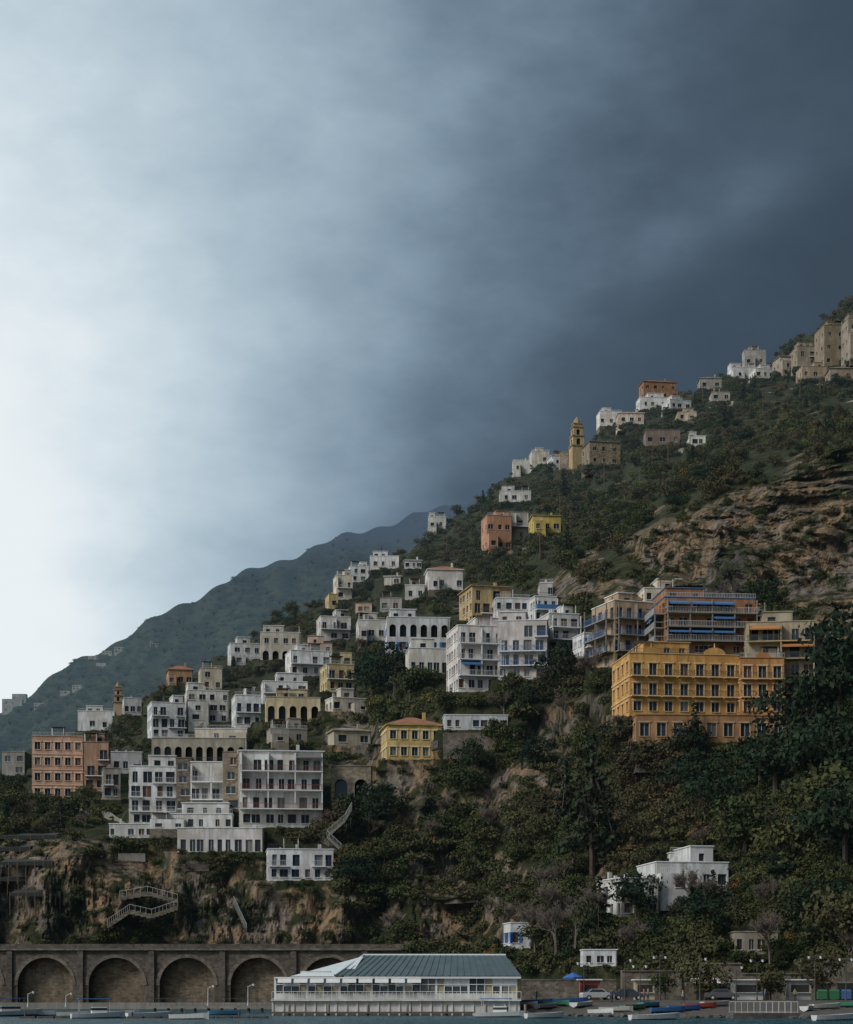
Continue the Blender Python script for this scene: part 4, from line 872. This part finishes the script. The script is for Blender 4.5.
# people on the quay: one skinned body each, clothes by height
def person(px,D,shirt,trou,stride=.15,yaw=0,h=1.74,arm=.1):
    k=h/1.74; hip=.9
    J=[(0,0,hip),(0,0,1.12),(0,0,1.36),(0,0,1.48),(0,0.01,1.56),(0,.02,1.66),(-.17,0,1.4),(-.22,arm,1.13),(-.2,arm*1.8-.03,.88),(-.2,arm*2-.03,.8),(.17,0,1.4),(.22,-arm,1.13),(.2,-arm*.6-.04,.88),(.2,-arm*.6-.06,.8),
       (-.09,0,.86),(-.1,-stride*.6,.48),(-.1,-stride*.4+.02,.07),(-.1,-stride*.4-.13,.03),(.09,0,.86),(.1,stride*.5-.05,.48),(.1,stride*1.1,.07),(.1,stride*1.1-.14,.03)]
    E=[(0,1),(1,2),(2,3),(3,4),(4,5),(2,6),(6,7),(7,8),(8,9),(2,10),(10,11),(11,12),(12,13),(0,14),(14,15),(15,16),(16,17),(0,18),(18,19),(19,20),(20,21)]
    R=[.15,.14,.15,.06,.085,.095,.065,.048,.036,.03,.065,.048,.036,.03,.09,.06,.045,.035,.09,.06,.045,.035]
    m,nt,b=newmat('clothed_figure'); tc=nt.nodes.new('ShaderNodeTexCoord'); sp=nt.nodes.new('ShaderNodeSeparateXYZ'); nt.links.new(tc.outputs['Object'],sp.inputs[0])
    mr=nt.nodes.new('ShaderNodeMath'); mr.operation='DIVIDE'; mr.inputs[1].default_value=1.85; nt.links.new(sp.outputs[2],mr.inputs[0])
    cr=nt.nodes.new('ShaderNodeValToRGB'); cr.color_ramp.interpolation='CONSTANT'; e=cr.color_ramp.elements; e[0].color=(.03,.03,.03,1); e[1].position=.06; e[1].color=(*trou,1)
    for p,c in ((.5,shirt),(.79,(.42,.26,.19)),(.91,(.04,.028,.02))): x=e.new(p); x.color=(*c,1)
    nt.links.new(mr.outputs[0],cr.inputs[0]); nt.links.new(cr.outputs[0],b.inputs['Base Color']); b.inputs['Roughness'].default_value=.9
    me=bpy.data.meshes.new('person'); me.from_pydata([tuple(c*k for c in j) for j in J],E,[]); me.materials.append(m)
    o=bpy.data.objects.new('person',me); COL.objects.link(o); md=o.modifiers.new('skin','SKIN'); sv=me.skin_vertices[0].data
    for i,r in enumerate(R): sv[i].radius=(r,r*.8 if i<3 else r)
    sv[0].use_root=True; s2=o.modifiers.new('sub','SUBSURF'); s2.levels=1; s2.render_levels=1
    x,y=qpos(px,D); o.location=(x,y,bz(px,D) if D<262 else QZ); o.rotation_euler=(0,0,yaw)
for a in [(612,250,(.05,.07,.15),(.03,.03,.05),.2,.4),(644,252,(.3,.06,.05),(.04,.05,.08),.05,2.0),(648,253,(.12,.12,.12),(.03,.03,.04),.1,-1),(683,246,(.5,.5,.48),(.04,.05,.09),.25,1.5),(765,250,(.06,.12,.2),(.06,.05,.04),.15,-1.3),(795,252,(.25,.2,.1),(.03,.03,.04),.05,.2),(536,254,(.06,.1,.08),(.05,.05,.06),.1,.8)]:
    person(a[0],a[1],a[2],a[3],a[4],a[5],random.uniform(1.62,1.82))
for (px,py) in [(703,405),(763,415),(668,470),(604,486),(560,520),(690,460),(820,395),(447,560),(392,590),(300,700),(540,560),(640,500),(800,400)]:
    D=float(fieldD(px,py)); P=Parts(); P.cyl('pole',WOOD,0,0,-1,9,.14,.09,6); P.box('crossarm',WOOD,-.9,.9,-.06,.06,8.2,8.35); P.build('utility_pole',Wp(px,py,D))
def named_tree(name,key,px,py,sc,D=None,z=None):
    D=float(fieldD(px,py))-1 if D is None else D
    o=bpy.data.objects.new(name,LIB[key]); o.location=Wp(px,py,D)
    if z is not None: o.location.z=z
    o.scale=(sc,sc,sc*random.uniform(.95,1.1)); o.rotation_euler=(0,0,random.uniform(0,6)); COL.objects.link(o)
named_tree('cedar_tree','f_conifer',592,866,1.9,float(fieldD(592,866))-5); named_tree('cedar_tree','f_conifer',566,830,1.2)
for (x,y,s_) in [(800,765,1.8),(840,740,2.1),(775,800,1.7),(820,830,2),(845,880,2),(790,880,1.6),(745,850,1.6),(856,700,1.9),(720,830,1.4),(840,800,1.9),(760,785,1.2),(812,790,1.5),(700,810,1.3)]: named_tree('pine_tree',random.choice(['e_pine','d_tree','e_pine','c_tree']),x,y,s_)
for (x,y,s_,k) in [(636,925,1.1,'e_pine'),(712,945,1.2,'e_pine'),(690,950,1.0,'d_tree'),(830,955,1.5,'c_tree'),(855,950,1.5,'d_tree'),(395,696,1.6,'e_pine'),(372,704,1.4,'e_pine'),(410,698,1.2,'d_tree'),(560,694,1.3,'e_pine'),(380,830,1.3,'e_pine'),(500,905,1.0,'c_tree')]: named_tree('pine_tree' if k=='e_pine' else 'broadleaf_tree',k,x,y,s_)
for (x,s_,k) in [(705,.95,'d_tree'),(822,1.1,'c_tree'),(770,.8,'d_tree'),(665,.6,'c_tree')]: named_tree('broadleaf_tree',k,x,990,s_,266,QZ)
for (x,y,s_) in [(535,950,1.2),(556,952,1.3),(575,945,1.2),(590,930,1.1),(705,915,1.1),(690,905,.9),(770,960,1.1),(548,925,1.1),(520,935,1.0)]: named_tree('bare_tree','j_bare',x,y,s_,float(fieldD(x,y))-4)
# ---------------------------------------------------------------- vegetation mass
def blocked(px,py,hpx,wpx):
    b=np.zeros(len(px),bool)
    for (a,c,t,bo,D) in RECTS: b|=(px>a-wpx*.4)&(px<c+wpx*.4)&(py>t-1)&(py<bo+hpx*.5)
    return b
N=90000; px=rng.uniform(-120,990,N); py=rng.uniform(290,1000,N); ok=(py>sil(px)-1)&~((px<420)&(py>944))&~((px>=420)&(py>972)); px,py=px[ok],py[ok]
D=fieldD(px,py); p=np.clip((D/900)**1.4,0,1)
X_=(px-CX)/F*D; Z_=CH+(H0-py)/F*D
dens=fbm(np.stack([px/30,py/20,0*px],-1),3); wbs=fbm(np.stack([X_/14,D/25,Z_/14],-1),4)-.5; rk=np.clip(rockf(px,py,wbs*2.4),0,1)
p*=np.clip((dens-.3)*5,.3,1)*(1-.88*np.clip(rk*1.4,0,1))
dark=((px>560)&(py>600))|((px>330)&(py>700)); p=np.where(dark,np.maximum(p,.19*(1-.93*np.clip(rk*1.3,0,1))),p)
leftc=(px<335)&(py>855); p=np.where(leftc,p*.85,p)
keep=rng.random(len(px))<p*.82; px,py,D=px[keep],py[keep],D[keep]
n=len(px); r=rng.random(n); idx=np.where(r<.42,0,np.where(r<.79,1,np.where(r<.85,2,np.where(r<.915,3,np.where(r<.935,4,np.where(r<.942,5,np.where(r<.95,6,np.where(r<.966,7,np.where(r<.974,8,9)))))))))
aut=((px-640)/60)**2+((py-800)/60)**2<1; idx=np.where(aut&(rng.random(n)<.18),7,idx); yel=((px-790)/60)**2+((py-425)/25)**2<1; idx=np.where(yel&(rng.random(n)<.3),8,idx)
cl=((px>620)&(py>430)&(py<620)&(rk[keep]>.2))|leftc[keep]; idx=np.where(cl,idx%2,idx)
sc=rng.uniform(.4,1.0,n)*np.where((idx>=2)&(idx<9),.95,1)*np.where(dark[keep],1.1,1)*np.where(cl,.7,1)
hp=sc*np.where(idx<2,2.0,5)*F/D; bl=blocked(px,py,hp,sc*4.5*F/D); small=bl&~blocked(px,py,hp*.3,sc*1.6*F/D)
idx=np.where(small,idx%2,idx); sc=np.where(small,.38,sc); k=~bl|small
px,py,D,idx,sc=px[k],py[k],D[k],idx[k],sc[k]; n=len(px)
pos=[np.stack([(px-CX)/F*D,D,CH+(H0-py)/F*D-.3],-1)]
bx=[];by=[];bs=[]
for (x0,x1,yb,Db) in BASES:   # planting against the foot of each house
    for i in range(int((x1-x0)*Db/F/2.2)+1):
        if random.random()<.7: bx.append(random.uniform(x0-2,x1+2)); by.append(yb+random.uniform(1,9)*F/Db*.35); bs.append(random.uniform(.28,.55))
bx=np.array(bx);by=np.array(by);bs=np.array(bs);bD=fieldD(bx,by)
pos.append(np.stack([(bx-CX)/F*bD,bD,CH+(H0-by)/F*bD-.5*bs],-1))
pos=np.concatenate(pos);idx=np.concatenate([idx,rng.choice([0,1,1],len(bx))]);sc=np.concatenate([sc,bs]);n=len(pos)
S3=np.stack([sc*rng.uniform(.85,1.2,n),sc*rng.uniform(.85,1.2,n),sc*rng.uniform(.75,1.15,n)],-1); R3=np.stack([rng.uniform(-.1,.1,n),rng.uniform(-.1,.1,n),rng.uniform(0,6.28,n)],-1)
scatter('hillside_trees',pos,idx,S3,R3); print('VEG',n)
N=18000; px=rng.uniform(-300,560,N); py=rng.uniform(500,860,N); ok=(py>fsil(px)+1.5)&(py<sil(px)+25)&(rng.random(N)<np.clip((fbm(np.stack([px/25,py/14,0*px+9],-1),3)-.3)*4,.35,1)); px,py=px[ok],py[ok]; D=farD(px,py)
n=len(px); near=py<fsil(px)+7; idx=np.where(near,rng.choice([0,1],n),rng.choice([0,1,1,3],n)); sc=rng.uniform(.7,1.7,n)*np.where(near,.8,1)
scatter('distant_woodland',np.stack([(px-CX)/F*D,D,CH+(H0-py)/F*D-.8],-1),idx,np.stack([sc*1.3,sc*1.3,sc*.95],-1),np.stack([0*sc,0*sc,rng.uniform(0,6.28,n)],-1)); print('FARVEG',n)
# ---------------------------------------------------------------- world
w=bpy.data.worlds.new('World'); scene.world=w; w.use_nodes=True; nt=w.node_tree; N_=nt.nodes.new; Lk=nt.links.new
bg=nt.nodes['Background']; tc=N_('ShaderNodeTexCoord'); sp=N_('ShaderNodeSeparateXYZ'); Lk(tc.outputs['Generated'],sp.inputs[0])
def M(op,a,b=None,c=None,cl=False):
    n=N_('ShaderNodeMath'); n.operation=op; n.use_clamp=cl
    for i,v in enumerate((a,b,c)):
        if v is None: continue
        if isinstance(v,(int,float)): n.inputs[i].default_value=v
        else: Lk(v,n.inputs[i])
    return n.outputs[0]
ay=M('MAXIMUM',M('ABSOLUTE',sp.outputs[1]),.08)
u=M('DIVIDE',sp.outputs[0],ay); v=M('MAXIMUM',M('DIVIDE',sp.outputs[2],ay),0.0); v=M('MINIMUM',v,1.2)
sx_=M('MULTIPLY_ADD',u,2000,426.5); sy=M('MULTIPLY_ADD',v,-2000,995)
Wd=M('MAXIMUM',M('MULTIPLY_ADD',sy,-.94,930),400)
def wn(sc,det,rot,vs=(1,1,1.6)):
    nz=N_('ShaderNodeTexNoise'); nz.inputs['Scale'].default_value=sc; nz.inputs['Detail'].default_value=det; nz.inputs['Roughness'].default_value=.55
    mp=N_('ShaderNodeMapping'); mp.inputs['Scale'].default_value=vs; mp.inputs['Rotation'].default_value=(0,rot,0); Lk(tc.outputs['Generated'],mp.inputs['Vector']); Lk(mp.outputs[0],nz.inputs['Vector']); return M('SUBTRACT',nz.outputs['Fac'],.5)
t1=M('DIVIDE',sx_,Wd); t2=M('MULTIPLY',M('MULTIPLY_ADD',sy,-.002,1),.3); t2=M('MAXIMUM',M('MINIMUM',t2,.45),-.1)
tt=M('ADD',t1,t2); tt=M('ADD',tt,M('MULTIPLY',wn(4,3,.9),.3)); tt=M('ADD',tt,M('MULTIPLY',wn(10,5,.5,(1,1,2.0)),.4)); tt=M('ADD',tt,M('MULTIPLY',wn(26,4,.5,(1,1,1.3)),.16))
gx=M('DIVIDE',M('SUBTRACT',sx_,760),120); gy=M('DIVIDE',M('SUBTRACT',M('ADD',sy,M('MULTIPLY',M('SUBTRACT',sx_,760),.45)),190),48)
gg=M('EXPONENT',M('MULTIPLY',M('ADD',M('MULTIPLY',gx,gx),M('MULTIPLY',gy,gy)),-1)); tt=M('SUBTRACT',tt,M('MULTIPLY',gg,.22))
tt=M('DIVIDE',M('SUBTRACT',tt,.03),1.4,cl=True)
cr=N_('ShaderNodeValToRGB'); Lk(tt,cr.inputs[0]); e=cr.color_ramp.elements; cr.color_ramp.interpolation='B_SPLINE'
st=[(0,(.86,.91,.93)),(.1,(.74,.82,.87)),(.22,(.54,.65,.72)),(.36,(.37,.475,.56)),(.5,(.22,.305,.385)),(.62,(.13,.19,.255)),(.76,(.058,.088,.122)),(1,(.034,.052,.074))]
e[0].position=0;e[0].color=(*st[0][1],1);e[1].position=1;e[1].color=(*st[-1][1],1)
for p_,c_ in st[1:-1]: x=e.new(p_);x.color=(*c_,1)
sky=N_('ShaderNodeTexSky'); sky.sky_type='NISHITA'; sky.sun_disc=False; sky.sun_elevation=math.radians(38)
ms=N_('ShaderNodeVectorMath'); ms.operation='SCALE'; ms.inputs['Scale'].default_value=.1; Lk(sky.outputs[0],ms.inputs[0])
mx=N_('ShaderNodeMixRGB'); mx.inputs[0].default_value=.96; Lk(ms.outputs[0],mx.inputs[1]); Lk(cr.outputs[0],mx.inputs[2]); Lk(mx.outputs[0],bg.inputs[0]); bg.inputs[1].default_value=1.0
sl=bpy.data.lights.new('sun','SUN'); sl.energy=2.0; sl.angle=math.radians(14); sl.color=(1,.94,.86); so=bpy.data.objects.new('sun',sl); COL.objects.link(so)
az=math.radians(-125); el=math.radians(36); dv=Vector((math.sin(az)*math.cos(el),math.cos(az)*math.cos(el),math.sin(el)))
sky.sun_rotation=az; sky.sun_elevation=el
so.rotation_euler=(-dv).to_track_quat('-Z','Y').to_euler(); so.location=(-100,-100,200)
cd=bpy.data.cameras.new('camera'); cam=bpy.data.objects.new('camera',cd); COL.objects.link(cam); cam.location=(0,0,CH); cam.rotation_euler=(math.pi/2,0,0)
cd.sensor_fit='VERTICAL'; cd.sensor_height=36; cd.lens=F/1024*36; cd.shift_y=(H0-512)/1024; cd.clip_end=30000; cd.clip_start=1; scene.camera=cam
scene.view_settings.view_transform='Standard'; scene.view_settings.look='None'; scene.view_settings.exposure=0
